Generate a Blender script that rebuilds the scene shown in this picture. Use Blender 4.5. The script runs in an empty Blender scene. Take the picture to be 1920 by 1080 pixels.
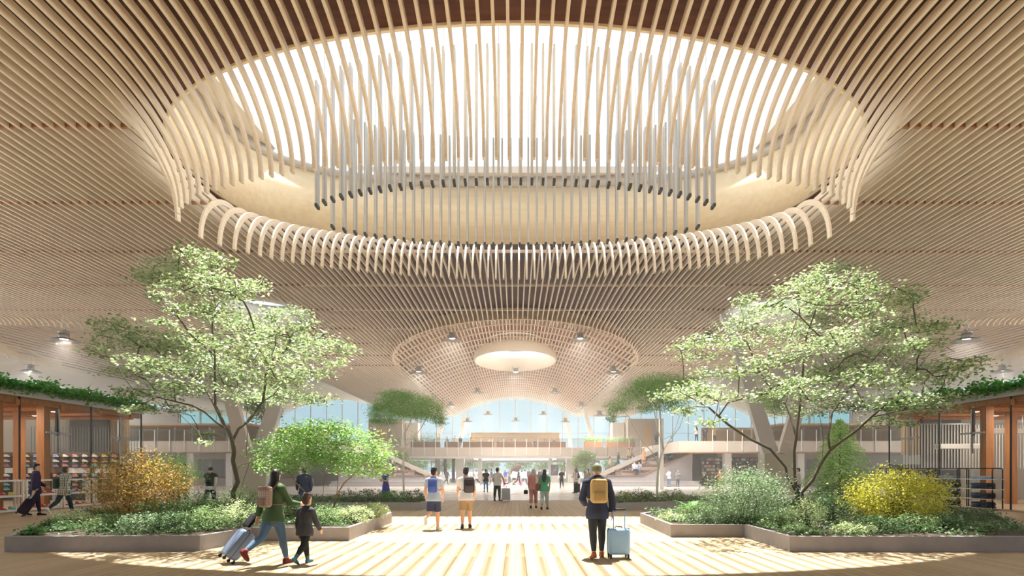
import bpy, bmesh, math, random
import numpy as np
from mathutils import Vector, Matrix, Quaternion

random.seed(7)
SC = bpy.context.scene
COL = SC.collection
PI = math.pi
FPX = 1100.0        # focal length in pixels of the 1920 px wide frame
VX, VY = 966.0, 880.0   # vanishing point of the hall's long axis
EYE = 1.7

def W(px, py, d):
    """world point seen at pixel (px,py) at distance d along the hall"""
    return Vector(((px - VX) * d / FPX, d, EYE + (VY - py) * d / FPX))

def V(*a):
    return Vector(a)

# ------------------------------------------------------------------ materials
def _lin(c):
    return tuple((x / 12.92 if x <= 0.04045 else ((x + 0.055) / 1.055) ** 2.4) for x in c)

def hexc(r, g, b):
    return _lin((r / 255.0, g / 255.0, b / 255.0))

def new_mat(name):
    m = bpy.data.materials.new(name)
    m.use_nodes = True
    nt = m.node_tree
    for n in list(nt.nodes):
        nt.nodes.remove(n)
    out = nt.nodes.new('ShaderNodeOutputMaterial')
    return m, nt, out

def pbsdf(nt, out, rough=0.6, metal=0.0, spec=0.4):
    b = nt.nodes.new('ShaderNodeBsdfPrincipled')
    b.inputs['Roughness'].default_value = rough
    b.inputs['Metallic'].default_value = metal
    b.inputs['Specular IOR Level'].default_value = spec
    nt.links.new(b.outputs[0], out.inputs[0])
    return b

_mc = {}
def plain(name, c, rough=0.6, metal=0.0, var=0.08, scale=6.0, spec=0.4):
    """plain colour with a little procedural mottling"""
    if name in _mc:
        return _mc[name]
    m, nt, out = new_mat(name)
    b = pbsdf(nt, out, rough, metal, spec)
    if var > 0:
        tc = nt.nodes.new('ShaderNodeTexCoord')
        no = nt.nodes.new('ShaderNodeTexNoise'); no.inputs['Scale'].default_value = scale
        no.inputs['Detail'].default_value = 4
        nt.links.new(tc.outputs['Object'], no.inputs['Vector'])
        mx = nt.nodes.new('ShaderNodeMix'); mx.data_type = 'RGBA'
        mx.inputs['A'].default_value = tuple(min(1, x * (1 - var)) for x in c) + (1,)
        mx.inputs['B'].default_value = tuple(min(1, x * (1 + var)) for x in c) + (1,)
        nt.links.new(no.outputs['Fac'], mx.inputs['Factor'])
        nt.links.new(mx.outputs['Result'], b.inputs['Base Color'])
    else:
        b.inputs['Base Color'].default_value = tuple(c) + (1,)
    _mc[name] = m
    return m

def wood(name, c1, c2, axis='Y', stretch=18.0, scale=1.3, rough=0.5, spec=0.3):
    """wood with grain running along one axis"""
    if name in _mc:
        return _mc[name]
    m, nt, out = new_mat(name)
    b = pbsdf(nt, out, rough, 0, spec)
    tc = nt.nodes.new('ShaderNodeTexCoord')
    mp = nt.nodes.new('ShaderNodeMapping')
    s = [scale * stretch] * 3
    s['XYZ'.index(axis)] = scale
    mp.inputs['Scale'].default_value = s
    nt.links.new(tc.outputs['Object'], mp.inputs['Vector'])
    no = nt.nodes.new('ShaderNodeTexNoise'); no.inputs['Scale'].default_value = 1.0
    no.inputs['Detail'].default_value = 5; no.inputs['Roughness'].default_value = 0.6
    nt.links.new(mp.outputs[0], no.inputs['Vector'])
    cr = nt.nodes.new('ShaderNodeValToRGB')
    cr.color_ramp.elements[0].position = 0.3; cr.color_ramp.elements[0].color = tuple(c2) + (1,)
    cr.color_ramp.elements[1].position = 0.7; cr.color_ramp.elements[1].color = tuple(c1) + (1,)
    nt.links.new(no.outputs['Fac'], cr.inputs[0])
    nt.links.new(cr.outputs[0], b.inputs['Base Color'])
    _mc[name] = m
    return m

def glass(name, tint=(0.93, 0.97, 0.97), gloss=0.10):
    """architectural glass: lets light through, mirrors a little at grazing angles"""
    if name in _mc:
        return _mc[name]
    m, nt, out = new_mat(name)
    tr = nt.nodes.new('ShaderNodeBsdfTransparent'); tr.inputs[0].default_value = tuple(tint) + (1,)
    gl = nt.nodes.new('ShaderNodeBsdfGlossy'); gl.inputs['Roughness'].default_value = 0.02
    lw = nt.nodes.new('ShaderNodeLayerWeight'); lw.inputs['Blend'].default_value = gloss
    mx = nt.nodes.new('ShaderNodeMixShader')
    nt.links.new(lw.outputs['Fresnel'], mx.inputs[0])
    nt.links.new(tr.outputs[0], mx.inputs[1]); nt.links.new(gl.outputs[0], mx.inputs[2])
    nt.links.new(mx.outputs[0], out.inputs[0])
    _mc[name] = m
    return m

def emit(name, c, s):
    if name in _mc:
        return _mc[name]
    m, nt, out = new_mat(name)
    e = nt.nodes.new('ShaderNodeEmission'); e.inputs[0].default_value = tuple(c) + (1,); e.inputs[1].default_value = s
    nt.links.new(e.outputs[0], out.inputs[0])
    _mc[name] = m
    return m

def leaf(name, c1, c2, trans=0.45, gloss=0.25):
    """leaf: every leaf its own tint between two colours, light shining through"""
    if name in _mc:
        return _mc[name]
    m, nt, out = new_mat(name)
    ge = nt.nodes.new('ShaderNodeNewGeometry')
    mx = nt.nodes.new('ShaderNodeMix'); mx.data_type = 'RGBA'
    mx.inputs['A'].default_value = tuple(c1) + (1,); mx.inputs['B'].default_value = tuple(c2) + (1,)
    nt.links.new(ge.outputs['Random Per Island'], mx.inputs['Factor'])
    b = nt.nodes.new('ShaderNodeBsdfPrincipled'); b.inputs['Roughness'].default_value = 0.45
    b.inputs['Specular IOR Level'].default_value = gloss
    t = nt.nodes.new('ShaderNodeBsdfTranslucent')
    nt.links.new(mx.outputs['Result'], b.inputs['Base Color'])
    hs = nt.nodes.new('ShaderNodeHueSaturation'); hs.inputs['Value'].default_value = 1.35; hs.inputs['Saturation'].default_value = 1.05
    nt.links.new(mx.outputs['Result'], hs.inputs['Color'])
    nt.links.new(hs.outputs[0], t.inputs[0])
    ms = nt.nodes.new('ShaderNodeMixShader'); ms.inputs[0].default_value = trans
    nt.links.new(b.outputs[0], ms.inputs[1]); nt.links.new(t.outputs[0], ms.inputs[2])
    nt.links.new(ms.outputs[0], out.inputs[0])
    _mc[name] = m
    return m

# ------------------------------------------------------------------ objects
def tag(o, label=None, cat=None, group=None, kind=None):
    if label: o['label'] = label
    if cat: o['category'] = cat
    if group: o['group'] = group
    if kind: o['kind'] = kind
    return o

def empty(name, loc=(0, 0, 0), label=None, cat=None, group=None, kind=None, rz=0.0):
    o = bpy.data.objects.new(name, None)
    o.empty_display_size = 0.2
    o.location = loc; o.rotation_euler = (0, 0, rz)
    COL.objects.link(o)
    return tag(o, label, cat, group, kind)

def link_mesh(name, me, mat, parent=None, loc=None):
    o = bpy.data.objects.new(name, me)
    COL.objects.link(o)
    if mat is not None and not me.materials:
        if isinstance(mat, (list, tuple)):
            for x in mat: me.materials.append(x)
        else:
            me.materials.append(mat)
    if parent is not None:
        o.parent = parent
    if loc is not None:
        o.location = loc
    return o

def copy_tree(o, parent=None, label=None, loc=None, rz=None):
    c = o.copy(); COL.objects.link(c)
    if parent is not None: c.parent = parent
    for ch in KIDS.get(o.name, []):
        KIDS.setdefault(c.name, []).append(copy_tree(ch, c))
    if label: c['label'] = label
    if loc is not None: c.location = loc
    if rz is not None: c.rotation_euler = (0, 0, rz)
    return c
KIDS = {}

class MB:
    """collects shapes; build() links them as ONE mesh object.  off = the thing's base point in the world"""
    def __init__(self, off=(0, 0, 0)):
        self.v = []; self.f = []; self.mi = []; self.off = Vector(off); self.cur = 0
    def add(self, vs, fs):
        n = len(self.v)
        self.v.extend([tuple(p) for p in vs])
        self.f.extend([tuple(i + n for i in f) for f in fs])
        self.mi.extend([self.cur] * len(fs))
    def box(self, x0, x1, y0, y1, z0, z1):
        self.add([(x0, y0, z0), (x1, y0, z0), (x1, y1, z0), (x0, y1, z0), (x0, y0, z1), (x1, y0, z1), (x1, y1, z1), (x0, y1, z1)],
                 [(0, 3, 2, 1), (4, 5, 6, 7), (0, 1, 5, 4), (1, 2, 6, 5), (2, 3, 7, 6), (3, 0, 4, 7)])
        return self
    def rbox(self, x0, x1, y0, y1, z0, z1, r=0.03, M=None, seg=3):
        """box with rounded edges (optionally placed by a matrix)"""
        bm = bmesh.new(); bmesh.ops.create_cube(bm, size=1)
        for v in bm.verts:
            v.co = Vector(((x0 + x1) / 2 + v.co.x * (x1 - x0), (y0 + y1) / 2 + v.co.y * (y1 - y0), (z0 + z1) / 2 + v.co.z * (z1 - z0)))
        r = min(r, 0.49 * min(x1 - x0, y1 - y0, z1 - z0))
        bmesh.ops.bevel(bm, geom=bm.edges[:], offset=r, segments=seg, affect='EDGES', profile=0.5)
        bm.verts.index_update()
        vs = [(M @ v.co if M else v.co) for v in bm.verts]
        self.add(vs, [[v.index for v in f.verts] for f in bm.faces]); bm.free()
        return self
    def bar(self, p0, p1, w, h, up=(0, 0, 1)):
        """square bar from p0 to p1"""
        p0 = Vector(p0); p1 = Vector(p1); t = (p1 - p0).normalized(); u = Vector(up)
        if abs(t.dot(u)) > 0.98: u = Vector((0, 1, 0))
        s = t.cross(u).normalized(); u = s.cross(t).normalized()
        vs = []
        for p in (p0, p1):
            for a, b in ((-1, -1), (1, -1), (1, 1), (-1, 1)):
                vs.append(p + s * (a * w / 2) + u * (b * h / 2))
        self.add(vs, [(0, 1, 2, 3), (7, 6, 5, 4), (0, 4, 5, 1), (1, 5, 6, 2), (2, 6, 7, 3), (3, 7, 4, 0)])
        return self
    def taper(self, p0, p1, w0, h0, w1, h1, up=(0, 0, 1)):
        p0 = Vector(p0); p1 = Vector(p1); t = (p1 - p0).normalized(); u = Vector(up)
        if abs(t.dot(u)) > 0.98: u = Vector((0, 1, 0))
        s = t.cross(u).normalized(); u = s.cross(t).normalized()
        vs = []
        for p, w, h in ((p0, w0, h0), (p1, w1, h1)):
            for a, b in ((-1, -1), (1, -1), (1, 1), (-1, 1)):
                vs.append(p + s * (a * w / 2) + u * (b * h / 2))
        self.add(vs, [(0, 1, 2, 3), (7, 6, 5, 4), (0, 4, 5, 1), (1, 5, 6, 2), (2, 6, 7, 3), (3, 7, 4, 0)])
        return self
    def tube(self, pts, rs, n=8, cap=True, flat=1.0):
        pts = [Vector(p) for p in pts]
        if not hasattr(rs, '__len__'): rs = [rs] * len(pts)
        t0 = (pts[1] - pts[0]).normalized()
        u = t0.orthogonal().normalized(); vs = []; prev = t0
        for i, p in enumerate(pts):
            t = (pts[min(i + 1, len(pts) - 1)] - pts[max(i - 1, 0)])
            t = t.normalized() if t.length > 1e-9 else prev
            q = prev.rotation_difference(t); u = (q @ u).normalized(); prev = t
            w = t.cross(u)
            for k in range(n):
                a = 2 * PI * k / n
                vs.append(p + u * (math.cos(a) * rs[i]) + w * (math.sin(a) * rs[i] * flat))
        fs = []
        for i in range(len(pts) - 1):
            for k in range(n):
                k2 = (k + 1) % n
                fs.append((i * n + k, i * n + k2, (i + 1) * n + k2, (i + 1) * n + k))
        if cap:
            fs.append(tuple(range(n))[::-1]); fs.append(tuple(range((len(pts) - 1) * n, len(pts) * n)))
        self.add(vs, fs); return self
    def cyl(self, p0, p1, r, n=12):
        return self.tube([p0, p1], [r, r], n)
    def ell(self, c, r, n=12, m=8, M=None):
        """ellipsoid"""
        c = Vector(c); vs = []; fs = []
        if not hasattr(r, '__len__'): r = (r, r, r)
        vs.append((0, 0, -1))
        for j in range(1, m):
            b = -PI / 2 + PI * j / m
            for k in range(n):
                a = 2 * PI * k / n
                vs.append((math.cos(a) * math.cos(b), math.sin(a) * math.cos(b), math.sin(b)))
        vs.append((0, 0, 1))
        out = []
        for p in vs:
            q = Vector((p[0] * r[0], p[1] * r[1], p[2] * r[2]))
            if M is not None: q = M @ q
            out.append(q + c)
        for k in range(n):
            fs.append((0, 1 + (k + 1) % n, 1 + k))
            fs.append((len(vs) - 1, 1 + (m - 2) * n + k, 1 + (m - 2) * n + (k + 1) % n))
        for j in range(m - 2):
            for k in range(n):
                k2 = (k + 1) % n
                fs.append((1 + j * n + k, 1 + j * n + k2, 1 + (j + 1) * n + k2, 1 + (j + 1) * n + k))
        self.add(out, fs); return self
    def loft(self, rings, n=16, cap=True):
        """rings: (centre, xaxis, yaxis) each an ellipse"""
        vs = []; fs = []
        for c, ax, ay in rings:
            c = Vector(c); ax = Vector(ax); ay = Vector(ay)
            for k in range(n):
                a = 2 * PI * k / n
                vs.append(c + ax * math.cos(a) + ay * math.sin(a))
        for i in range(len(rings) - 1):
            for k in range(n):
                k2 = (k + 1) % n
                fs.append((i * n + k, i * n + k2, (i + 1) * n + k2, (i + 1) * n + k))
        if cap:
            fs.append(tuple(range(n))[::-1]); fs.append(tuple(range((len(rings) - 1) * n, len(rings) * n)))
        self.add(vs, fs); return self
    def prism(self, poly, z0, z1):
        n = len(poly)
        vs = [(p[0], p[1], z0) for p in poly] + [(p[0], p[1], z1) for p in poly]
        fs = [tuple(range(n))[::-1], tuple(range(n, 2 * n))]
        for i in range(n):
            j = (i + 1) % n
            fs.append((i, j, n + j, n + i))
        self.add(vs, fs); return self
    def lathe(self, prof, c=(0, 0, 0), n=20, sx=1, sy=1):
        """prof: (r,z) list"""
        vs = []; fs = []; c = Vector(c)
        for r, z in prof:
            for k in range(n):
                a = 2 * PI * k / n
                vs.append(c + Vector((math.cos(a) * r * sx, math.sin(a) * r * sy, z)))
        for i in range(len(prof) - 1):
            for k in range(n):
                k2 = (k + 1) % n
                fs.append((i * n + k, i * n + k2, (i + 1) * n + k2, (i + 1) * n + k))
        self.add(vs, fs); return self
    def mesh(self, name, smooth=False):
        me = bpy.data.meshes.new(name)
        o = self.off
        me.from_pydata([(x - o.x, y - o.y, z - o.z) for x, y, z in self.v], [], self.f)
        if self.cur or any(self.mi): me.polygons.foreach_set('material_index', self.mi)
        if smooth: me.polygons.foreach_set('use_smooth', [True] * len(self.f))
        me.update()
        return me
    def build(self, name, mat, parent=None, smooth=False):
        o = link_mesh(name, self.mesh(name, smooth), mat, parent)
        if parent is None: o.location = self.off
        else: KIDS.setdefault(parent.name, []).append(o)
        return o

def structure(o):
    o['kind'] = 'structure'
    return o

def quads_mesh(name, verts, n_per, smooth=False):
    """verts: (N*n_per,3) array, each n_per a polygon of its own"""
    N = len(verts) // n_per
    me = bpy.data.meshes.new(name)
    me.vertices.add(len(verts)); me.vertices.foreach_set('co', np.asarray(verts, dtype=np.float32).ravel())
    me.loops.add(len(verts)); me.loops.foreach_set('vertex_index', np.arange(len(verts), dtype=np.int32))
    me.polygons.add(N)
    me.polygons.foreach_set('loop_start', np.arange(0, len(verts), n_per, dtype=np.int32))
    me.polygons.foreach_set('loop_total', np.full(N, n_per, dtype=np.int32))
    me.update(calc_edges=True)
    return me

def voxel(mb, name, mat, parent, size, smooth_it=3, extra=None):
    """join the collected shapes into one continuous skin"""
    me = mb.mesh(name + '_raw')
    o = bpy.data.objects.new(name + '_raw', me); COL.objects.link(o)
    r = o.modifiers.new('r', 'REMESH'); r.mode = 'VOXEL'; r.voxel_size = size
    if smooth_it:
        s = o.modifiers.new('s', 'SMOOTH'); s.iterations = smooth_it; s.factor = 0.5
    dg = bpy.context.evaluated_depsgraph_get(); dg.update()
    ev = o.evaluated_get(dg)
    me2 = bpy.data.meshes.new_from_object(ev, depsgraph=dg); me2.name = name
    bpy.data.objects.remove(o); bpy.data.meshes.remove(me)
    me2.materials.clear()
    me2.polygons.foreach_set('use_smooth', [True] * len(me2.polygons))
    ob = link_mesh(name, me2, mat, parent)
    if parent is None: ob.location = mb.off
    else: KIDS.setdefault(parent.name, []).append(ob)
    return ob
SKY_H = (0.60, 0.81, 0.92); SKY_M = (0.54, 0.79, 0.92); SKY_Z = (1.75, 1.75, 1.75); SKY_S = 0.68; SKY_BACK = 0.2; SKY_SIDE = 4.0
SUN_E = 12.5; SUN_K = 0.39; EXPOSURE = 0.62; HAZE = 0.0036; HAZE_NEAR = 0.0008; LAMP_W = 900
# ================================================================== the hall
H = 11.7            # underside of the flat slat ceiling
PITCH = 0.327       # slat spacing
SLW, SLH = 0.07, 0.20
CY = 19.7           # centre of the big oval skylight along the hall
SA, SB = 11.1, 6.5  # its half axes
DA, DCY, DN, DF = 11.6, 20.5, 6.4, 7.2   # roof opening above the slats: half width, centre, near and far half depth
VA, VN, VS = 11.4, 39.0, 58.0   # vaults: half width, near apex, springing
END = 112.0
BAY = 33.4          # spacing of the bays across the hall
XMAX = 60.0
RISE = 3.2
OC = (0.0, 66.0, 4.4, 6.2)      # round opening in the middle vault
SIDE_OC = [(-16.0, 37.4, 2.6, 3.1), (16.0, 37.4, 2.6, 3.1)]
OVALS = [(-34.0, 18.0, 13.0, 9.0), (34.0, 18.0, 13.0, 9.0), (-34.0, -7.0, 13.0, 9.0), (34.0, -7.0, 13.0, 9.0)]   # unseen larger skylights added in neighbouring bays for bounce light

def rise(x):
    return RISE * max(0.0, 1 - (x / VA) ** 2)
def s_ell(x, a, p=2.0):
    return max(0.0, 1 - abs(x / a) ** p) ** (1 / p)

M_SLAT = wood('pale timber slats', hexc(238, 222, 203), hexc(222, 203, 182), 'Y', 14, 1.2, 0.45)
M_RIB = wood('light timber drum', hexc(244, 226, 196), hexc(231, 210, 174), 'X', 14, 0.35, 0.4)
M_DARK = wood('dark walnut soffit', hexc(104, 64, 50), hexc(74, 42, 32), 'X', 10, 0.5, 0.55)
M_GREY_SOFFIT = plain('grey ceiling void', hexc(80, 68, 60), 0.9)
M_WHITE = plain('white painted steel', hexc(238, 235, 230), 0.5, var=0.02)
M_PALE = plain('pale grey panel', hexc(205, 200, 195), 0.6, var=0.04)
M_GREIGE = plain('greige panel', hexc(196, 184, 172), 0.6, var=0.04)
M_ALU = plain('brushed aluminium', hexc(184, 182, 181), 0.45, 0.3, var=0.05, scale=3)
M_CONC = plain('cast concrete', hexc(162, 157, 158), 0.85, var=0.14, scale=5)
M_GLASS = glass('clear glass')
M_ROOFGLASS = glass('roof glass', (0.97, 0.98, 0.98), 0.03)

def bay_of(x):
    c = round(x / BAY) * BAY
    return c
def in_vault(x):
    return abs(x - bay_of(x)) < VA
def vault_near(x):
    return VS - (VS - VN) * s_ell(x - bay_of(x), VA)

# --- slats: one mesh of timber battens running down the hall
def path_slat(mb, x, pts, w=SLW, h=SLH):
    vs = []; n = len(pts)
    for i, (y, z) in enumerate(pts):
        a = pts[max(0, i - 1)]; b = pts[min(n - 1, i + 1)]
        t = Vector((0, b[0] - a[0], b[1] - a[1])).normalized()
        nr = Vector((0, -t.z, t.y))
        if nr.z < 0 and i == 0: nr = -nr
        p = Vector((x, y, z)); q = p + nr * h
        vs += [p + Vector((-w / 2, 0, 0)), p + Vector((w / 2, 0, 0)), q + Vector((w / 2, 0, 0)), q + Vector((-w / 2, 0, 0))]
    fs = [(0, 1, 2, 3), tuple(4 * (n - 1) + k for k in (3, 2, 1, 0))]
    for i in range(n - 1):
        for k in range(4):
            k2 = (k + 1) % 4
            fs.append((4 * i + k, 4 * (i + 1) + k, 4 * (i + 1) + k2, 4 * i + k2))
    mb.add(vs, fs)

def curl(y0, y1, z0, drop, n=14, p=2.0):
    """from (y0,z0) level, curving down to hang plumb at (y1, z0-drop)"""
    out = []
    for i in range(n + 1):
        a = PI / 2 * i / n
        out.append((y0 + (y1 - y0) * math.sin(a) ** (2 / p), z0 - drop * (1 - math.cos(a) ** (2 / p))))
    return out

slat = MB(); lattice = MB(); ribs = MB()
KMAX = int(XMAX / PITCH)
Y0 = -20.0
for k in range(-KMAX, KMAX):
    x = (k + 0.5) * PITCH
    end = END
    tail = []
    if in_vault(x):
        e = vault_near(x)
        end = e - 0.9
        tail = curl(end, e - 0.05, H, 0.42, 6)
    segs = []
    if abs(x) < SA:
        s = s_ell(x, SA)
        tn = CY - 4.6 * s; tf = CY + 5.2 * s
        near = [(Y0, H)] + curl(tn - 3.9, tn, H, 1.95, 16, 2.2)
        path_slat(slat, x, near)
        far = curl(tf + 2.2, tf, H, 1.95, 16, 2.0)[::-1]
        yy = far[-1][0]
        path_slat(slat, x, far + ([(end, H)] if not tail else tail))
    else:
        lo = Y0
        for (ox, oy, oa, ob) in sorted(SIDE_OC + OVALS, key=lambda t: t[1]):
            if abs(x - ox) < oa:
                q = ob * s_ell(x - ox, oa)
                path_slat(slat, x, [(lo, H), (oy - q, H)])
                lo = oy + q
        path_slat(slat, x, [(lo, H)] + (tail if tail else [(end, H)]))
    if in_vault(x):
        c = bay_of(x); z = H + rise(x - c); lo = vault_near(x) - 0.3
        if abs(x - OC[0]) < OC[2] and c == 0:
            q = OC[3] * s_ell(x - OC[0], OC[2])
            path_slat(lattice, x, [(lo, z), (OC[1] - q, z)], 0.075, 0.16)
            lo = OC[1] + q
        path_slat(lattice, x, [(lo, z), (END, z)], 0.075, 0.16)
# cross battens of the vaults
for c in (0,):
    y = 41.0
    while y < END:
        pr = None
        for i in range(-38, 39):
            x = VA * i / 38.0
            ok = y > VS - (VS - VN) * s_ell(x, VA) - 0.2
            if c == 0 and ((x - OC[0]) / OC[2]) ** 2 + ((y - OC[1]) / OC[3]) ** 2 < 1: ok = False
            p = Vector((c + x, y, H + rise(x) - 0.02)) if ok else None
            if p is not None and pr is not None:
                lattice.bar(pr, p, 0.085, 0.10)
            pr = p
        y += 2.45
ceiling = structure(empty('ceiling', (0, 0, 0)))
slat.build('slat_screen', M_SLAT, ceiling)
lattice.build('vault_lattice', M_SLAT, ceiling)

# cross battens above the flat screen (rows 4.95 m apart)
cb = MB(); cs = MB()
y = 12.3
while y < 60:
    def clear(x):
        if abs(x) < DA and -DN * s_ell(x, DA) - 1.2 < y - DCY < (DF - .6) * s_ell(x, DA): return False
        if in_vault(x) and y > vault_near(x) - 1.0: return False
        for (ox, oy, oa, ob) in SIDE_OC + OVALS:
            if ((x - ox) / (oa + .1)) ** 2 + ((y - oy) / (ob + .1)) ** 2 < 1: return False
        return True
    x0 = None; x = -XMAX
    while x <= XMAX + 0.01:
        if clear(x) and x < XMAX - 0.01:
            if x0 is None: x0 = x
        elif x0 is not None:
            for (u0, u1) in ((x0, min(x, -11.5)), (max(x0, -11.5), min(x, 11.5)), (max(x0, 11.5), x)):
                if u1 - u0 > .05:
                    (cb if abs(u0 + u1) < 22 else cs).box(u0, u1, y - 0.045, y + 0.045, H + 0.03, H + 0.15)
            x0 = None
        x += PITCH / 2
    y += 4.95
cb.build('cross_batten', M_SLAT, ceiling)
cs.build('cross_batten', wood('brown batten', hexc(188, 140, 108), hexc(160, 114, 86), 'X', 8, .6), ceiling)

# soffit boards behind the slats, with the openings cut out
sof = MB()
ZS = H + 0.72
nst = int(XMAX / PITCH) * 2
edges = sorted(set([i * PITCH / 2 for i in range(-nst, nst + 1)] + [-DA, DA] + [c + s * VA for c in (-BAY, 0, BAY) for s in (-1, 1)]
                   + [o[0] + s * o[2] for o in SIDE_OC + OVALS for s in (-1, 1)]))
def strip(xa, xb, ya0, yb0, ya1, yb1, za, zb, mi):
    sof.cur = mi
    sof.add([(xa, ya0, za), (xb, yb0, zb), (xb, yb1, zb), (xa, ya1, za)], [(0, 1, 2, 3)])
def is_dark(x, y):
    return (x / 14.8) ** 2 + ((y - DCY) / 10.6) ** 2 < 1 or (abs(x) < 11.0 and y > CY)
def flat_strip(xa, xb, ya0, yb0, ya1, yb1):
    m = (ya0 + yb0) / 2; q = (ya1 + yb1) / 2; n = max(1, int((q - m) / 2.0))
    for i in range(n):
        a, b = i / n, (i + 1) / n
        y0 = ya0 + (ya1 - ya0) * a; y1 = yb0 + (yb1 - yb0) * a; y2 = ya0 + (ya1 - ya0) * b; y3 = yb0 + (yb1 - yb0) * b
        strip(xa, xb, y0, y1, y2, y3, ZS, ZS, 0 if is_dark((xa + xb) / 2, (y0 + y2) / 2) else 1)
for xa, xb in zip(edges[:-1], edges[1:]):
    if xb - xa < 1e-6: continue
    xm = (xa + xb) / 2
    def top(x):
        return (VS - (VS - VN) * s_ell(x - bay_of(xm), VA)) if in_vault(xm) else END
    lo = (Y0, Y0)
    cuts = []
    if abs(xm) < DA: cuts.append((0, DCY, DA, DN, DF))
    for o in SIDE_OC + OVALS:
        if abs(xm - o[0]) < o[2]: cuts.append(o)
    for cut in sorted(cuts, key=lambda t: t[1]):
        ox, oy, oa, ob = cut[:4]; of = cut[-1]
        sa_, sb_ = s_ell(xa - ox, oa), s_ell(xb - ox, oa); fa_, fb_ = (s_ell(xa - ox, oa, 3.0), s_ell(xb - ox, oa, 3.0)) if len(cut) > 4 else (sa_, sb_)
        flat_strip(xa, xb, lo[0], lo[1], oy - ob * sa_, oy - ob * sb_)
        lo = (oy + of * fa_, oy + of * fb_)
    flat_strip(xa, xb, lo[0], lo[1], top(xa), top(xb))
    if in_vault(xm):
        c = bay_of(xm)
        za = ZS + rise(xa - c); zb = ZS + rise(xb - c)
        lo = (top(xa), top(xb))
        if c == 0 and abs(xm) < OC[2]:
            qa = OC[3] * s_ell(xa, OC[2]); qb = OC[3] * s_ell(xb, OC[2])
            strip(xa, xb, lo[0], lo[1], OC[1] - qa, OC[1] - qb, za, zb, 2)
            lo = (OC[1] + qa, OC[1] + qb)
        strip(xa, xb, lo[0], lo[1], END, END, za, zb, 2)
M_VSOF = wood('brown vault boarding', hexc(150, 112, 88), hexc(126, 92, 72), 'Y', 8, 0.5, 0.6)
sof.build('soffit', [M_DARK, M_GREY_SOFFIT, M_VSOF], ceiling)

# rim fascias closing the step between flat screen and vaults
rim = MB()
for c in (-BAY, 0, BAY):
    pr = None
    for i in range(0, 65):
        a = PI * i / 64
        x = -math.cos(a) * VA; y = VS - (VS - VN) * math.sin(a)
        q = (c + x, y, rise(x))
        if pr:
            rim.add([(pr[0], pr[1], H - 0.05), (q[0], q[1], H - 0.05), (q[0], q[1], ZS + q[2]), (pr[0], pr[1], ZS + pr[2])], [(0, 1, 2, 3)])
            rim.add([(pr[0], pr[1] - .12, H - 0.05), (q[0], q[1] - .12, H - 0.05), (q[0], q[1] - .12, ZS), (pr[0], pr[1] - .12, ZS)], [(0, 1, 2, 3)])
            rim.add([(pr[0], pr[1] - .12, H - 0.05), (q[0], q[1] - .12, H - 0.05), (q[0], q[1], H - 0.05), (pr[0], pr[1], H - 0.05)], [(0, 1, 2, 3)])
        pr = q
rim.build('vault_rim', M_RIB, ceiling)

# --- the big oval skylight drum
ZT = H + 3.35
def oval_band(mb, c, a, b, z0, z1, th, n=96, bf=None):
    """upright oval band with thickness outward"""
    cx, cy = c; vs = []; fs = []
    for i in range(n):
        t = 2 * PI * i / n; co, si = math.cos(t), math.sin(t)
        for (r, z) in ((0, z0), (0, z1), (th, z1), (th, z0)):
            if bf and si > 0: vs.append((cx + math.copysign(abs(co) ** (2 / 3), co) * (a + r), cy + si ** (2 / 3) * (bf + r), z))
            else: vs.append((cx + co * (a + r), cy + si * (b + r), z))
    for i in range(n):
        j = (i + 1) % n
        for k in range(4):
            k2 = (k + 1) % 4
            fs.append((4 * i + k, 4 * j + k, 4 * j + k2, 4 * i + k2))
    mb.add(vs, fs)
b = MB(); oval_band(b, (0, DCY), DA, DN, ZS - 0.06, ZT, 0.10, 160, DF)
b.build('skylight_drum', M_RIB, ceiling, True)
b = MB(); oval_band(b, (0, DCY), DA - 0.06, DN - 0.06, ZT, ZT + 0.42, 0.35, 160, DF - 0.06)
b.build('skylight_kerb', plain('grey roof kerb', hexc(196, 190, 186), 0.6), ceiling, True)
# roof frame above the kerb: pale plate with an elongated octagonal opening
b = MB()
octo = [(-10.4, 10.0), (10.4, 10.0), (10.6, 20.0), (10.2, 27.3), (-10.2, 27.3), (-10.6, 20.0)]
zf = ZT + 0.45
outer = [(-16, 8), (16, 8), (16, 20), (16, 31), (-16, 31), (-16, 20)]
for i in range(6):
    j = (i + 1) % 6
    a0, a1 = octo[i], octo[j]; o0, o1 = outer[i], outer[j]
    b.add([(a0[0], a0[1], zf), (a1[0], a1[1], zf), (o1[0], o1[1], zf), (o0[0], o0[1], zf),
           (a0[0], a0[1], zf + .3), (a1[0], a1[1], zf + .3), (o1[0], o1[1], zf + .3), (o0[0], o0[1], zf + .3)],
          [(0, 3, 2, 1), (4, 5, 6, 7), (0, 1, 5, 4), (2, 3, 7, 6)])
b.build('skylight_roof_frame', plain('pale roof frame', hexc(240, 234, 232), 0.7, var=0.02), ceiling)
b = MB(); b.box(-16, 16, 8, 31, zf + 0.30, zf + 0.33)
b.build('skylight_glass', M_ROOFGLASS, ceiling)

# oculus in the middle vault: a timber ring hanging through it
b = MB(); zc = H + RISE
oval_band(b, (OC[0], OC[1]), OC[2], OC[3], zc - 1.1, zc + 1.2, 0.22, 64)
b.build('oculus_ring', plain('pale plaster ring', hexc(240, 226, 208), 0.6, var=0.02), ceiling, True)
b = MB(); b.box(-4.7, 4.7, OC[1] - 6.5, OC[1] + 6.5, zc + 1.2, zc + 1.23)
b.build('oculus_glass', M_ROOFGLASS, ceiling)
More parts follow.
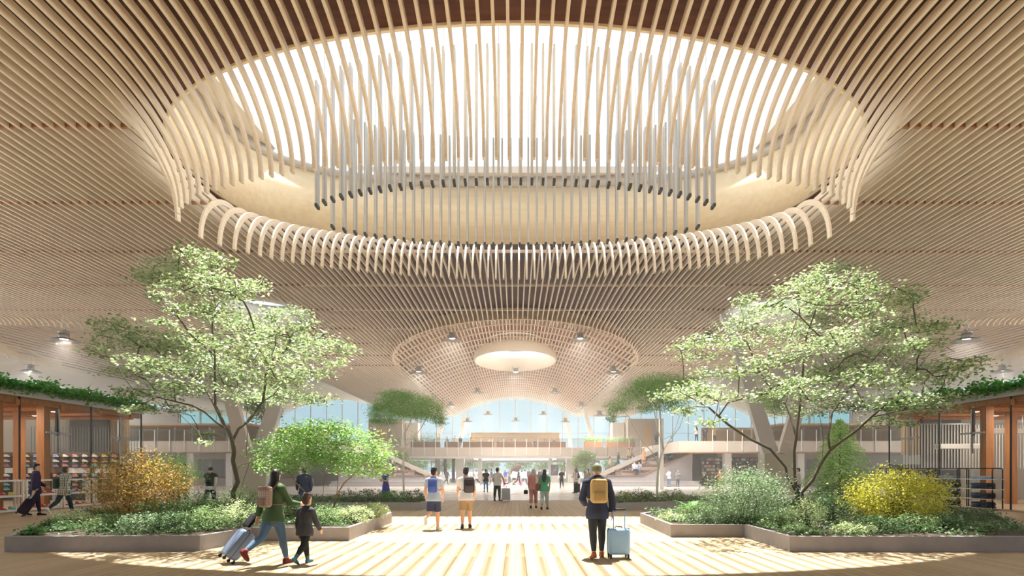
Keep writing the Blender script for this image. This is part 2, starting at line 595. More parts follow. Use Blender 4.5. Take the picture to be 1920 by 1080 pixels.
# two smaller side openings: white drums with closed pale tops
b = MB()
for (ox, oy, oa, ob) in SIDE_OC:
    oval_band(b, (ox, oy), oa, ob, H - 0.1, H + 2.0, 0.15, 48)
b.build('side_drum', M_WHITE, ceiling, True)
b = MB()
for (ox, oy, oa, ob) in SIDE_OC:
    n = 48
    b.prism([(ox + math.cos(2 * PI * i / n) * oa, oy + math.sin(2 * PI * i / n) * ob) for i in range(n)], H + 1.2, H + 1.22)
m, nt, out = new_mat('frosted skylight glass')
tl = nt.nodes.new('ShaderNodeBsdfTranslucent'); tl.inputs[0].default_value = (0.4, 0.41, 0.42, 1)
nt.links.new(tl.outputs[0], out.inputs[0])
b.build('frosted_glazing', m, ceiling)

# --- hanging aluminium fins (an oval ring of upright blades)
FA, FB, FZ0, FZ1 = 6.75, 2.45, 10.15, 14.15
fm = MB(); fm.rbox(-0.036, 0.036, -0.15, 0.15, FZ0, FZ1, 0.008, seg=1)
fmesh = fm.mesh('hanging_fin')
fmesh.materials.append(M_ALU)
hm = MB(); hm.cyl((0, 0, FZ1), (0, 0, zf + 0.30), 0.012, 6); hmesh = hm.mesh('hanger'); hmesh.materials.append(M_ALU)
cm = MB(); cm.box(-0.039, 0.039, -0.154, 0.154, FZ0 - 0.03, FZ0 + 0.06); cmesh = cm.mesh('end_cap')
cmesh.materials.append(plain('dark end cap', hexc(60, 62, 66), 0.5))
def ordn(n):
    return '%d%s' % (n, 'th' if 10 <= n % 100 <= 20 else {1: 'st', 2: 'nd', 3: 'rd'}.get(n % 10, 'th'))
nf = int(FA / PITCH)
for row, sg in (('nearer', -1), ('farther', 1)):
    xs = [(i + 0.5) * PITCH for i in range(-nf, nf) if abs((i + 0.5) * PITCH) < FA]
    for i, x in enumerate(xs):
        yy = CY + sg * FB * s_ell(x, FA)
        e = empty('hanging_fin', (x, yy, 0), '%s upright aluminium blade from the left in the %s half of the skylight ring' % (ordn(i + 1), row),
                  'hanging blade', 'aluminium blades hanging in the oval skylight')
        ang = math.atan2(sg * FB * s_ell(x, FA) / FB ** 2, x / FA ** 2) - PI / 2
        for nm, me in (('blade', fmesh), ('end_cap', cmesh), ('hanger', hmesh)):
            link_mesh(nm, me, None, e)

# --- floor
def floor_mat():
    m, nt, out = new_mat('pale plank floor')
    b = pbsdf(nt, out, 0.55, 0, 0.15)
    tc = nt.nodes.new('ShaderNodeTexCoord')
    mp = nt.nodes.new('ShaderNodeMapping'); mp.inputs['Rotation'].default_value = (0, 0, PI / 2)
    nt.links.new(tc.outputs['Object'], mp.inputs['Vector'])
    br = nt.nodes.new('ShaderNodeTexBrick')
    br.inputs['Scale'].default_value = 1.0; br.inputs['Brick Width'].default_value = 3.2; br.inputs['Row Height'].default_value = 0.19
    br.inputs['Mortar Size'].default_value = 0.006; br.inputs['Mortar Smooth'].default_value = 0.1; br.inputs['Bias'].default_value = 0
    br.inputs['Color1'].default_value = hexc(182, 160, 130) + (1,); br.inputs['Color2'].default_value = hexc(168, 146, 116) + (1,)
    br.inputs['Mortar'].default_value = hexc(124, 98, 74) + (1,)
    nt.links.new(mp.outputs[0], br.inputs['Vector'])
    m2 = nt.nodes.new('ShaderNodeMapping'); m2.inputs['Scale'].default_value = (30, 1.2, 1)
    nt.links.new(tc.outputs['Object'], m2.inputs['Vector'])
    no = nt.nodes.new('ShaderNodeTexNoise'); no.inputs['Detail'].default_value = 5
    nt.links.new(m2.outputs[0], no.inputs['Vector'])
    mx = nt.nodes.new('ShaderNodeMix'); mx.data_type = 'RGBA'; mx.blend_type = 'MULTIPLY'; mx.inputs['Factor'].default_value = 0.25
    cr = nt.nodes.new('ShaderNodeValToRGB'); cr.color_ramp.elements[0].color = (0.55, 0.55, 0.55, 1); cr.color_ramp.elements[1].color = (1.1, 1.1, 1.1, 1)
    nt.links.new(no.outputs['Fac'], cr.inputs[0])
    nt.links.new(br.outputs['Color'], mx.inputs['A']); nt.links.new(cr.outputs[0], mx.inputs['B'])
    nt.links.new(mx.outputs['Result'], b.inputs['Base Color'])
    return m
def terrazzo():
    m, nt, out = new_mat('light terrazzo')
    b = pbsdf(nt, out, 0.22, 0, 0.45)
    tc = nt.nodes.new('ShaderNodeTexCoord')
    vo = nt.nodes.new('ShaderNodeTexVoronoi'); vo.inputs['Scale'].default_value = 40
    nt.links.new(tc.outputs['Object'], vo.inputs['Vector'])
    cr = nt.nodes.new('ShaderNodeValToRGB'); cr.color_ramp.elements[0].color = hexc(188, 180, 174) + (1,); cr.color_ramp.elements[1].color = hexc(212, 206, 200) + (1,)
    nt.links.new(vo.outputs['Color'], cr.inputs[0]); nt.links.new(cr.outputs[0], b.inputs['Base Color'])
    return m
FW = 32.2
b = MB(); b.box(-20.9, 20.9, -40, FW, -0.3, 0)
structure(b.build('floor', floor_mat()))
b = MB(); b.box(-XMAX, -20.9, -40, FW, -0.3, 0); b.box(20.9, XMAX, -40, FW, -0.3, 0)     # unseen pale floor, added as a reflector to brighten the ceiling
structure(b.build('floor_bounce', plain('pale bounce floor', hexc(226, 216, 202), 0.5, var=0.04, scale=1)))
b = MB(); b.box(-XMAX, XMAX, FW, END + 6, -0.3, 0)
structure(b.build('floor_terrazzo', terrazzo()))
# white inlaid bands in the terrazzo
b = MB()
for (x0, y0, x1, y1) in ((-6.5, 34, 6.5, 47), (6.5, 34, -6.5, 47), (-14, 42, -2, 42), (14, 42, 2, 42), (-9, 56, 9, 56)):
    b.bar((x0, y0, 0.0), (x1, y1, 0.0), 0.5, 0.006)
structure(b.build('floor_inlay', plain('white inlay', hexc(236, 232, 226), 0.3, var=0.02)))

# --- window wall at the far end
b = MB()
x = -XMAX
while x <= XMAX + 0.1:
    zt = H + 0.3 + (rise(x - bay_of(x)) if in_vault(x) else 0)
    b.box(x - 0.06, x + 0.06, END - 0.15, END + 0.1, 4.5, zt)
    x += 3.0
for z in (8.6,):
    b.box(-XMAX, XMAX, END - 0.08, END + 0.02, z - 0.03, z + 0.03)
win = structure(empty('window_1', (0, END, 0)))
b.off = Vector((0, END, 0))
b.build('mullion', plain('pale mullion', hexc(205, 200, 196), 0.5, var=0.02), win)
b = MB((0, END, 0)); b.box(-XMAX, XMAX, END + 0.02, END + 0.04, 0, H + 4); b.build('glazing', M_GLASS, win)

# --- the hazy air of the hall
if HAZE > 0:
    b = MB(); b.box(-XMAX, XMAX, 24.2, END + 0.01, 0.005, H + 5)
    m, nt, out = new_mat('hazy air')
    vs = nt.nodes.new('ShaderNodeVolumeScatter'); vs.inputs['Density'].default_value = HAZE; vs.inputs['Anisotropy'].default_value = 0.0
    vs.inputs['Color'].default_value = (1, 0.985, 0.965, 1)
    nt.links.new(vs.outputs[0], out.inputs['Volume'])
    structure(b.build('air_haze', m))
    b = MB(); b.box(-18, 18, 9.0, 24.15, 0.005, H + 2.5)
    m, nt, out = new_mat('thin hazy air')
    vs = nt.nodes.new('ShaderNodeVolumeScatter'); vs.inputs['Density'].default_value = HAZE_NEAR; vs.inputs['Anisotropy'].default_value = 0.0
    vs.inputs['Color'].default_value = (1, 0.985, 0.965, 1)
    nt.links.new(vs.outputs[0], out.inputs['Volume'])
    structure(b.build('air_haze', m))
# ================================================================== planting
rng = np.random.default_rng(11)
M_BARK = plain('dark maple bark', hexc(92, 84, 72), 0.9, var=0.25, scale=14)
M_BARK_TAN = plain('tan maple bark', hexc(158, 126, 84), 0.85, var=0.2, scale=14)
M_BARK_PALE = plain('pale mottled bark', hexc(226, 220, 210), 0.85, var=0.22, scale=9)
M_SOIL = plain('dark soil', hexc(70, 58, 46), 0.95, var=0.3, scale=10)
L_MAPLE = leaf('maple leaves', hexc(98, 124, 76), hexc(180, 192, 146), 0.36, 0.6)
L_BRIGHT = leaf('bright maple leaves', hexc(94, 142, 64), hexc(166, 196, 116), 0.42, 0.5)
L_WILLOW = leaf('fine pale leaves', hexc(112, 158, 84), hexc(150, 190, 116), 0.45)
L_FIR = leaf('soft fir needles', hexc(160, 202, 124), hexc(212, 236, 170), 0.35)
L_GOLD = leaf('golden brown leaves', hexc(134, 104, 50), hexc(206, 174, 96), 0.38)
L_YELLOW = leaf('yellow green leaves', hexc(164, 164, 56), hexc(222, 214, 104), 0.45)
L_SILVER = leaf('grey green leaves', hexc(116, 142, 108), hexc(172, 192, 152), 0.35)
L_DARK = leaf('dark green leaves', hexc(58, 88, 50), hexc(108, 136, 86), 0.3)
L_MID = leaf('mid green leaves', hexc(92, 122, 74), hexc(160, 180, 122), 0.35)
L_CREAM = leaf('cream variegated leaves', hexc(150, 174, 110), hexc(226, 230, 190), 0.35)
L_FRESH = leaf('fresh green leaves', hexc(60, 132, 52), hexc(110, 172, 78), 0.4)
L_FEATHER = leaf('feathery green leaves', hexc(136, 196, 120), hexc(176, 220, 152), 0.5)

def leaf_quads(pos, size, tilt=0.6, aspect=0.5, droop=0.2, up=None, rnd=None):
    """kite shaped leaves at pos (N,3)"""
    r = rnd or rng
    N = len(pos)
    az = r.uniform(0, 2 * PI, N)
    # leaf direction (mostly horizontal, drooping) and blade normal
    el = r.normal(-droop, tilt * 0.6, N)
    d = np.stack([np.cos(az) * np.cos(el), np.sin(az) * np.cos(el), np.sin(el)], 1)
    if up is not None:
        d = d * (1 - up) + np.array([0, 0, 1.0]) * up
        d /= np.linalg.norm(d, axis=1, keepdims=True)
    n = np.stack([r.normal(0, tilt, N), r.normal(0, tilt, N), np.ones(N)], 1)
    s = np.cross(d, n); s /= np.linalg.norm(s, axis=1, keepdims=True) + 1e-9
    sz = (size * r.uniform(0.7, 1.3, N))[:, None]
    base = pos - d * sz * 0.5; tip = pos + d * sz * 0.5; mid = pos - d * sz * 0.08
    l = mid + s * sz * aspect * 0.5; q = mid - s * sz * aspect * 0.5
    return np.stack([base, l, tip, q], 1).reshape(-1, 3)

def blob_points(c, r, n, rnd=None, shell=0.0):
    g = rnd or rng
    u = g.normal(0, 1, (n, 3)); u /= np.linalg.norm(u, axis=1, keepdims=True)
    rad = g.uniform(shell ** 3, 1, n) ** (1 / 3.0)
    return np.asarray(c)[None, :] + u * rad[:, None] * np.asarray(r)[None, :]

def grow(trunks, attract, seg=0.35, wander=0.10, rnd=None):
    """branch skeleton: nodes (pos,parent); every attractor is joined to the nearest node, with bent twigs"""
    g = rnd or rng
    P = []; par = []
    for tr in trunks:
        last = None
        pts = [Vector(p) for p in tr]
        if P:
            k = min(range(len(P)), key=lambda i: (P[i] - pts[0]).length)
            if (P[k] - pts[0]).length < 0.35: last = k; pts = pts[1:] if len(pts) > 1 else pts
        for p in pts:
            if last is None:
                P.append(p); par.append(-1); last = len(P) - 1; continue
            a = P[last]; n = max(1, int((p - a).length / seg))
            for i in range(1, n + 1):
                q = a.lerp(p, i / n)
                P.append(q); par.append(last); last = len(P) - 1
    A = sorted([Vector(a) for a in attract], key=lambda a: min((a - p).length for p in P))
    for a in A:
        arr = np.array([tuple(p) for p in P]); dv = np.array(tuple(a)) - arr
        dist = np.linalg.norm(dv, axis=1)
        cost = dist + 0.5 * np.maximum(0, -dv[:, 2])      # rather grow outward and up
        k = int(np.argmin(cost)); b = P[k]; L = (a - b).length
        n = max(1, int(L / seg)); last = k
        side = Vector(g.normal(0, 1, 3)) * (wander * L)
        for i in range(1, n + 1):
            t = i / n
            q = b.lerp(a, t) + side * math.sin(PI * t) + Vector((0, 0, 0.12 * L * math.sin(PI * t)))
            q += Vector(g.normal(0, 0.02, 3))
            P.append(q); par.append(last); last = len(P) - 1
    return P, par

def skeleton_mesh(mb, P, par, rtip=0.006, power=2.3, rmax=0.2):
    n = len(P); w = [0.0] * n; kids = [[] for _ in range(n)]
    for i, p in enumerate(par):
        if p >= 0: kids[p].append(i)
    for i in range(n - 1, -1, -1):
        if not kids[i]: w[i] = rtip ** power
        else: w[i] = sum(w[k] for k in kids[i]) 
    rad = [min(rmax, x ** (1 / power)) for x in w]
    done = [False] * n
    for i in range(n):
        if done[i]: continue
        # follow the thickest child to make chains
        ch = [i] if par[i] < 0 else [par[i], i]
        j = i; done[i] = True
        while kids[j]:
            j = max(kids[j], key=lambda k: rad[k])
            done[j] = True; ch.append(j)
        if len(ch) < 2: continue
        rs = [rad[k] for k in ch]
        if par[i] >= 0: rs[0] = rs[1]
        mb.tube([P[k] for k in ch], rs, 7 if max(rs) > 0.03 else 4, cap=True)
    return rad

def tree(name, label, base, trunks, blobs, d0, dj, lm, bark, nleaf, lsize, rmax, rtip=0.006, tilt=0.55, aspect=0.55, droop=0.2,
         depthf=1.0, twigs=3, group=None, seed=1, power=2.3, leafname='foliage', sub=4):
    """trunks: lists of (px,py,depth offset); blobs: (px,py,rx,ry[,depth]) leaf clusters"""
    g = np.random.default_rng(seed)
    base = Vector(base)
    root = empty(name, base, label, 'tree', group)
    T = [[W(p[0], p[1], d0 + (p[2] if len(p) > 2 else 0)) for p in tr] for tr in trunks]
    for tr in T:
        if (tr[0] - base).length < 0.9: tr.insert(0, Vector((tr[0].x * 0.6 + base.x * 0.4, tr[0].y, base.z)))
    cl = []
    for bdef in blobs:
        px, py, rx, ry = bdef[:4]
        dd = bdef[4] if len(bdef) > 4 else g.uniform(-dj, dj)
        d = d0 + dd; s = d / FPX
        cl.append((W(px, py, d), (rx * s, rx * s * depthf, ry * s)))
    att = []; pos = []
    tot = sum(r[0] * r[2] for c, r in cl)
    for c, r in cl:
        for _ in range(twigs): att.append(Vector(blob_points(c, [x * 0.75 for x in r], 1, g)[0]))
        n = max(8, int(nleaf * (r[0] * r[2]) / tot))
        # leaves gather in small flat sprays inside the cluster
        m = max(2, n // 14)
        cen = blob_points(c, r, m, g)
        which = g.integers(0, m, n)
        sp = 0.26 * min(1.0, r[0] + 0.2)
        pos.append(cen[which] + g.normal(0, 1, (n, 3)) * np.array([sp, sp, sp * 0.28]))
        for k in range(min(m, sub)): att.append(Vector(cen[k]))
    P, par = grow(T, att, 0.30, 0.08, g)
    mb = MB(base); skeleton_mesh(mb, P, par, rtip, power, rmax)
    mb.build('trunk', bark, root, True)
    pos = np.concatenate(pos) - np.array(tuple(base))
    me = quads_mesh(leafname, leaf_quads(pos, lsize, tilt, aspect, droop, None, g), 4)
    o = link_mesh(leafname, me, lm, root)
    return root

def shrub(name, label, c, r, lm, n, lsize, stem_n=7, group=None, seed=1, up=0.0, tilt=0.7, aspect=0.5, ground=0.3, bark=None, sprays=True, cat='shrub'):
    """c centre of the crown (world), r its half axes"""
    g = np.random.default_rng(seed)
    c = Vector(c); base = Vector((c.x, c.y, ground))
    root = empty(name, base, label, cat, group)
    m = max(6, n // 16)
    cen = blob_points(c, r, m, g, 0.35)
    cen = cen[cen[:, 2] > ground + 0.02]
    which = g.integers(0, len(cen), n)
    sp = 0.22 * min(r)
    sp = max(sp, lsize * 0.7)
    pos = cen[which] + g.normal(0, 1, (n, 3)) * np.array([sp, sp, sp * 0.7])
    pos[:, 2] = np.maximum(pos[:, 2], ground + 0.02)
    pos -= np.array(tuple(base))
    link_mesh('foliage', quads_mesh('foliage', leaf_quads(pos, lsize, tilt, aspect, 0.0, up if up else None, g), 4), lm, root)
    mb = MB(base)
    for k in range(min(stem_n * 3, len(cen))):
        t = Vector(cen[k]); b0 = base + Vector((g.normal(0, r[0] * 0.1), g.normal(0, r[1] * 0.1), 0))
        mid = b0.lerp(t, 0.5) + Vector((0, 0, 0.1 * (t - b0).length))
        mb.tube([b0, mid, t], [0.012, 0.008, 0.004], 4)
    mb.build('stems', bark or M_BARK, root, True)
    return root

# ------------------------------------------------------------------ planters
def inset(poly, t):
    n = len(poly); out = []
    for i in range(n):
        p0 = Vector(poly[i - 1]); p1 = Vector(poly[i]); p2 = Vector(poly[(i + 1) % n])
        d1 = (p1 - p0).normalized(); d2 = (p2 - p1).normalized()
        n1 = Vector((-d1.y, d1.x)); n2 = Vector((-d2.y, d2.x))
        k = 1 + n1.dot(n2)
        out.append(tuple(p1 + (n1 + n2) * (t / k)))
    return out
def planter(label, poly, h=0.32, t=0.09):
    cx = sum(p[0] for p in poly) / len(poly); cy = sum(p[1] for p in poly) / len(poly)
    root = empty('planter', (cx, cy, 0), label, 'planter', 'concrete planters in the hall')
    q = inset(poly, t); n = len(poly)
    mb = MB((cx, cy, 0))
    vs = [(p[0], p[1], 0) for p in poly] + [(p[0], p[1], h) for p in poly] + [(p[0], p[1], h) for p in q] + [(p[0], p[1], 0.02) for p in q]
    fs = []
    for i in range(n):
        j = (i + 1) % n
        for a in range(3):
            fs.append((a * n + i, a * n + j, (a + 1) * n + j, (a + 1) * n + i))
    mb.add(vs, fs); mb.build('concrete_wall', M_CONC, root)
    mb = MB((cx, cy, 0)); mb.prism(q, 0.02, h - 0.05); mb.build('soil', M_SOIL, root)
    return root
PL_LEFT = [(-10.5, 12.06), (-6.56, 12.2), (-6.28, 13.95), (-3.95, 13.96), (-3.93, 18.7), (-6.2, 21.2), (-12.5, 23.6), (-14.6, 20.0)]
PL_RIGHT = [(10.9, 12.06), (15.2, 18.5), (16.0, 24.0), (12.5, 26.0), (6.4, 21.4), (3.96, 18.6), (3.9, 14.7), (5.74, 14.7), (5.66, 12.1)]
PL_LEFT_BACK = [(-11.5, 24.4), (-3.9, 24.4), (-3.9, 28.2), (-11.5, 29.4)]
PL_RIGHT_BACK = [(4.0, 24.0), (11.2, 24.0 + 3.2), (12.2, 29.6), (4.0, 28.2)]
planter('long concrete planter at the left, in front of the dark trunked maple', PL_LEFT)
planter('long concrete planter at the right, in front of the yellow shrub', PL_RIGHT)
planter('low concrete planter under the pale trunked tree left of the aisle', PL_LEFT_BACK)
planter('low concrete planter under the pale trunked tree right of the aisle', PL_RIGHT_BACK)

# ------------------------------------------------------------------ trees
tree('maple_tree', 'tall maple with thin dark trunks in the left front planter', (-8.15, 17.5, 0.27),
     [[(437, 922), (446, 904), (441, 882), (437, 864), (439, 847), (436, 827), (428, 807), (416, 787), (404, 762, .2), (403, 730, .3), (403, 667, .5), (398, 620, .4), (398, 573, .2), (393, 530), (395, 503), (407, 487)],
      [(428, 809), (404, 791, -.3), (384, 773, -.7), (360, 760, -1), (329, 753, -1.3), (293, 744, -1.5), (250, 730, -1.7)],
      [(436, 827), (447, 804, .3), (464, 791, .5), (476, 776, .8), (493, 753, 1), (513, 740, 1.2), (545, 700, 1.3), (590, 660, 1.2)],
      [(451, 925), (457, 900), (469, 864), (462, 856), (464, 807, .3), (462, 780, .5), (470, 730, .9), (480, 680, 1.0), (475, 630, 1.0)],
      [(441, 882), (452, 872), (467, 868)],
      [(404, 762, .2), (380, 720, .8), (340, 690, 1.2), (290, 655, 1.5), (240, 630, 1.6)],
      [(398, 593, .2), (433, 560, .4), (470, 540, .5)],
      [(403, 667, .5), (360, 630, -.5), (330, 590, -1), (310, 540, -1.2), (300, 515, -1.2)],
      [(493, 753, 1), (500, 700, .2), (540, 650, -.5)]],
     [(355, 470, 30, 10), (392, 490, 40, 14), (330, 500, 45, 13), (298, 522, 34, 14), (345, 535, 60, 16), (400, 522, 40, 12), (295, 552, 24, 10), (430, 545, 52, 15), (472, 538, 28, 12), (380, 575, 55, 15),
      (330, 580, 24, 8), (420, 592, 58, 15), (205, 606, 38, 10), (252, 625, 45, 10), (188, 618, 26, 8), (232, 645, 55, 13), (190, 662, 30, 9), (292, 650, 55, 14), (350, 640, 60, 16), (300, 606, 30, 8), (420, 640, 60, 18),
      (470, 618, 50, 16), (520, 630, 40, 15), (572, 610, 32, 12), (592, 640, 42, 14), (640, 655, 32, 12), (550, 662, 50, 16), (632, 682, 22, 9), (480, 670, 60, 18), (400, 680, 60, 18), (330, 690, 60, 15),
      (270, 680, 50, 12), (245, 697, 38, 10), (440, 710, 60, 18), (520, 710, 60, 18), (580, 700, 42, 13), (350, 725, 60, 14), (290, 740, 50, 11), (240, 738, 30, 9), (262, 768, 30, 8), (540, 745, 55, 16),
      (470, 742, 50, 15), (592, 750, 35, 11), (320, 766, 40, 8), (510, 590, 30, 10), (560, 585, 22, 8), (395, 815, 26, 6), (385, 830, 20, 5)],
     17.3, 4.2, L_MAPLE, M_BARK, 19000, 0.115, 0.13, rtip=0.008, seed=3)
tree('maple_tree', 'tall maple with leaning dark trunks in the right front planter', (8.5, 17.5, 0.27),
     [[(1504, 923), (1524, 900), (1542, 864), (1556, 844), (1578, 827, -.2), (1604, 809, -.4), (1633, 782, -.6), (1680, 742, -.8), (1720, 692, -.9), (1760, 642, -1), (1790, 660, -1)],
      [(1493, 922), (1490, 882), (1489, 847), (1493, 820), (1482, 780, .4), (1473, 758, .6), (1455, 742, .8), (1425, 700, 1), (1400, 640, 1.2), (1400, 590, 1.3)],
      [(1477, 918), (1477, 896), (1473, 876), (1444, 842, -.4), (1404, 822, -.8), (1365, 796, -1), (1330, 765, -1.1), (1309, 753, -1.2), (1275, 735, -1.2)],
      [(1493, 820), (1500, 760), (1506, 690, -.2), (1512, 630, -.4), (1535, 565, -.4), (1560, 520, -.4)],
      [(1538, 867), (1544, 822), (1540, 796, .3), (1533, 762, .6), (1570, 700, 1.0), (1610, 640, 1.3), (1640, 590, 1.4)],
      [(1556, 844), (1553, 818), (1560, 773, .5), (1600, 720, 1), (1650, 660, 1.2), (1700, 600, 1.2)],
      [(1490, 882), (1478, 872), (1474, 880)],
      [(1633, 782, -.6), (1690, 770, -1), (1740, 765, -1.3)],
      [(1473, 758, .6), (1490, 700, .8), (1480, 640, .8), (1500, 580, .6)]],
     [(1555, 508, 36, 10), (1528, 524, 40, 11), (1592, 524, 42, 11), (1500, 540, 40, 10), (1560, 550, 60, 15), (1622, 545, 42, 12), (1690, 548, 30, 10), (1650, 574, 60, 15), (1702, 560, 22, 8), (1580, 590, 70, 17),
      (1500, 580, 46, 12), (1448, 570, 34, 10), (1392, 562, 26, 9), (1420, 582, 36, 10), (1480, 620, 60, 15), (1400, 610, 45, 12), (1560, 640, 70, 18), (1640, 622, 60, 17), (1690, 610, 46, 14), (1738, 616, 42, 12),
      (1772, 612, 22, 7), (1712, 650, 60, 15), (1640, 670, 70, 17), (1480, 665, 60, 15), (1380, 642, 50, 12), (1312, 640, 36, 10), (1286, 652, 26, 8), (1310, 668, 32, 8), (1570, 700, 70, 17), (1660, 715, 60, 15),
      (1730, 690, 60, 13), (1790, 686, 42, 10), (1824, 674, 20, 7), (1762, 710, 42, 10), (1690, 750, 60, 12), (1735, 766, 50, 10), (1775, 745, 32, 8), (1480, 720, 60, 15), (1400, 690, 46, 12), (1350, 700, 46, 10),
      (1310, 732, 50, 12), (1264, 738, 40, 11), (1345, 746, 46, 12), (1420, 746, 45, 10), (1600, 760, 60, 13), (1650, 790, 42, 9), (1290, 772, 30, 8), (1540, 742, 50, 14), (1330, 790, 30, 8), (1700, 795, 24, 6), (1620, 700, 40, 14), (1510, 770, 40, 9)],
     17.3, 4.2, L_MAPLE, M_BARK, 21000, 0.115, 0.13, rtip=0.008, seed=5)
tree('maple_tree', 'small bushy bright green maple with tan stems behind the woman in green', (-5.65, 17.6, 0.27),
     [[(627, 943), (635, 922), (645, 905), (658, 895), (672, 878), (690, 860)], [(605, 940), (608, 895), (622, 884, .3), (630, 850, .3)], [(631, 935), (634, 900, -.3), (634, 870, -.4)],
      [(583, 940), (570, 920, -.2), (555, 905, -.3), (542, 884, -.5), (530, 860, -.6)], [(640, 915), (652, 900, .5), (668, 890, .8)]],
     [(600, 818, 56, 20), (540, 832, 52, 20), (660, 822, 52, 18), (700, 838, 30, 12), (510, 852, 38, 16), (570, 860, 58, 20), (640, 860, 58, 20), (690, 862, 40, 14), (724, 850, 22, 8), (722, 876, 20, 7), (692, 888, 34, 9),
      (530, 880, 46, 10), (600, 798, 48, 12), (648, 802, 34, 10), (650, 884, 38, 9), (500, 872, 24, 10), (590, 840, 50, 18), (560, 812, 40, 14)],
     17.6, 1.0, L_BRIGHT, M_BARK_TAN, 13000, 0.085, 0.06, seed=8, rtip=0.005)
def fine_tree(label, base, trunks, blobs, d0, seed):
    return tree('umbrella_tree', label, base, trunks, blobs, d0, 0.9, L_WILLOW, M_BARK_PALE, 22000, 0.075, 0.09, seed=seed, tilt=0.9, aspect=0.3, droop=0.7, rtip=0.014, group='pale trunked trees either side of the aisle', sub=2)
fine_tree('pale trunked tree with a rounded fine leaved crown, left of the aisle', (-5.13, 27, 0.27),
          [[(757, 920), (756, 880), (757, 850), (760, 838), (757, 815), (757, 790, .3), (755, 760, .3)], [(757, 850), (745, 828, -.3), (733, 805, -.6), (722, 780, -.7)], [(760, 838), (775, 822, .2), (788, 805, .5), (800, 785, .6), (812, 772, .6)],
           [(757, 815), (768, 795, -.4), (775, 770, -.5)], [(757, 850), (742, 822, .6), (735, 790, .9)]],
          [(722, 766, 26, 20), (765, 752, 48, 18), (742, 742, 30, 10), (800, 766, 32, 18), (822, 786, 13, 14), (704, 776, 11, 20), (745, 776, 36, 11), (782, 780, 30, 10), (724, 790, 20, 8)], 27.0, 21)
fine_tree('pale trunked tree with a spreading fine leaved crown, right of the aisle', (6.55, 27, 0.27),
          [[(1232, 920), (1233, 895), (1235, 873), (1238, 858), (1244, 844), (1258, 822, .2), (1268, 800, .3), (1274, 780, .3)], [(1235, 873), (1224, 849, -.2), (1204, 827, -.4), (1190, 803, -.5), (1178, 780, -.6), (1165, 768, -.6)],
           [(1244, 844), (1240, 815, .3), (1238, 780, .5), (1236, 750, .5)], [(1244, 844), (1232, 800, -.5), (1225, 760, -.5)], [(1258, 822, .2), (1275, 800, -.3), (1285, 770, -.5)]],
          [(1240, 716, 58, 14), (1192, 736, 36, 15), (1160, 760, 24, 16), (1146, 782, 9, 12), (1282, 722, 34, 14), (1230, 742, 42, 18), (1262, 758, 30, 16), (1302, 734, 24, 10), (1210, 722, 30, 10), (1215, 765, 20, 10)], 27.0, 22)

# small trees further back beside the upper level
for (px, d, z0, lab, sd, hh, rr) in ((1452, 50, 4.6, 'bushy green tree on the upper level behind the right slanting column', 31, 4.2, 1.9),
                                 (492, 50, 4.6, 'bushy green tree on the upper level behind the left slanting column', 32, 3.2, 1.5),
                                 (752, 68, 0.0, 'dark leafy tree under the bridge, left of the aisle', 33, 4.0, 1.6),
                                 (1095, 68, 0.0, 'dark leafy tree under the bridge, right of the aisle', 34, 4.0, 1.6)):
    x = (px - VX) * d / FPX; b0 = Vector((x, d, z0))
    g = np.random.default_rng(sd)
    root = empty('leafy_tree', b0, lab, 'tree', 'small trees around the upper level')
    cl = blob_points((x, d, z0 + hh * 0.68), (rr * .7, rr * .7, hh * .25), 14, g)
    P, par = grow([[b0, b0 + Vector((0.05, 0, hh * .25)), b0 + Vector((0, .1, hh * .5))]], [Vector(c) for c in cl], 0.4, 0.1, g)
    mb = MB(b0); skeleton_mesh(mb, P, par, 0.015, 2.3, 0.1); mb.build('trunk', M_BARK, root, True)
    pos = np.concatenate([blob_points(c, (rr * .5, rr * .5, rr * .35), 220, g) for c in cl]) - np.array(tuple(b0))
    link_mesh('foliage', quads_mesh('foliage', leaf_quads(pos, 0.2, 0.7, 0.5, 0.2, None, g), 4), L_MID, root)

# the soft conifer in the right planter
def conifer(label, base, height, rad, seed):
    g = np.random.default_rng(seed); base = Vector(base)
    root = empty('conifer', base, label, 'tree')
    mb = MB(base); mb.tube([base, base + Vector((0, 0, height * .5)), base + Vector((0.03, 0, height))], [0.07, 0.045, 0.008], 7)
    pos = []
    for i in range(46):
        t = (i + 0.5) / 46; z = 0.25 + (height - 0.3) * t; L = rad * (1 - t) ** 0.75 * g.uniform(0.75, 1.1) + 0.12
        for a in np.arange(4) * PI / 2 + g.uniform(0, PI):
            a += g.normal(0, 0.25)
            d = Vector((math.cos(a), math.sin(a), 0))
            pts = [base + Vector((0, 0, z)) + d * (L * s) + Vector((0, 0, L * (0.22 * s - 0.42 * s * s))) for s in (0, .35, .7, 1)]
            mb.tube(pts, [0.014, 0.01, 0.006, 0.003], 4)
            n = int(55 * L / rad) + 8
            s = g.uniform(0.12, 1, n); side = g.normal(0, 0.17, n) * L * (1.1 - 0.5 * s)
            q = np.array([tuple(base + Vector((0, 0, z)) + d * (L * x) + Vector((0, 0, L * (0.22 * x - 0.42 * x * x)))) for x in s])
            q += np.outer(side, [-d.y, d.x, 0]) + np.stack([g.normal(0, .03, n), g.normal(0, .03, n), -np.abs(g.normal(0, .05, n))], 1)
            pos.append(q)
    mb.build('trunk', M_BARK_TAN, root, True)
    pos = np.concatenate(pos) - np.array(tuple(base))
    link_mesh('foliage', quads_mesh('foliage', leaf_quads(pos, 0.13, 0.5, 0.4, 0.35, None, g), 4), L_FIR, root)
conifer('soft light green conifer with layered drooping branches behind the yellow shrub', (13.0, 23.5, 0.27), 3.5, 1.75, 41)

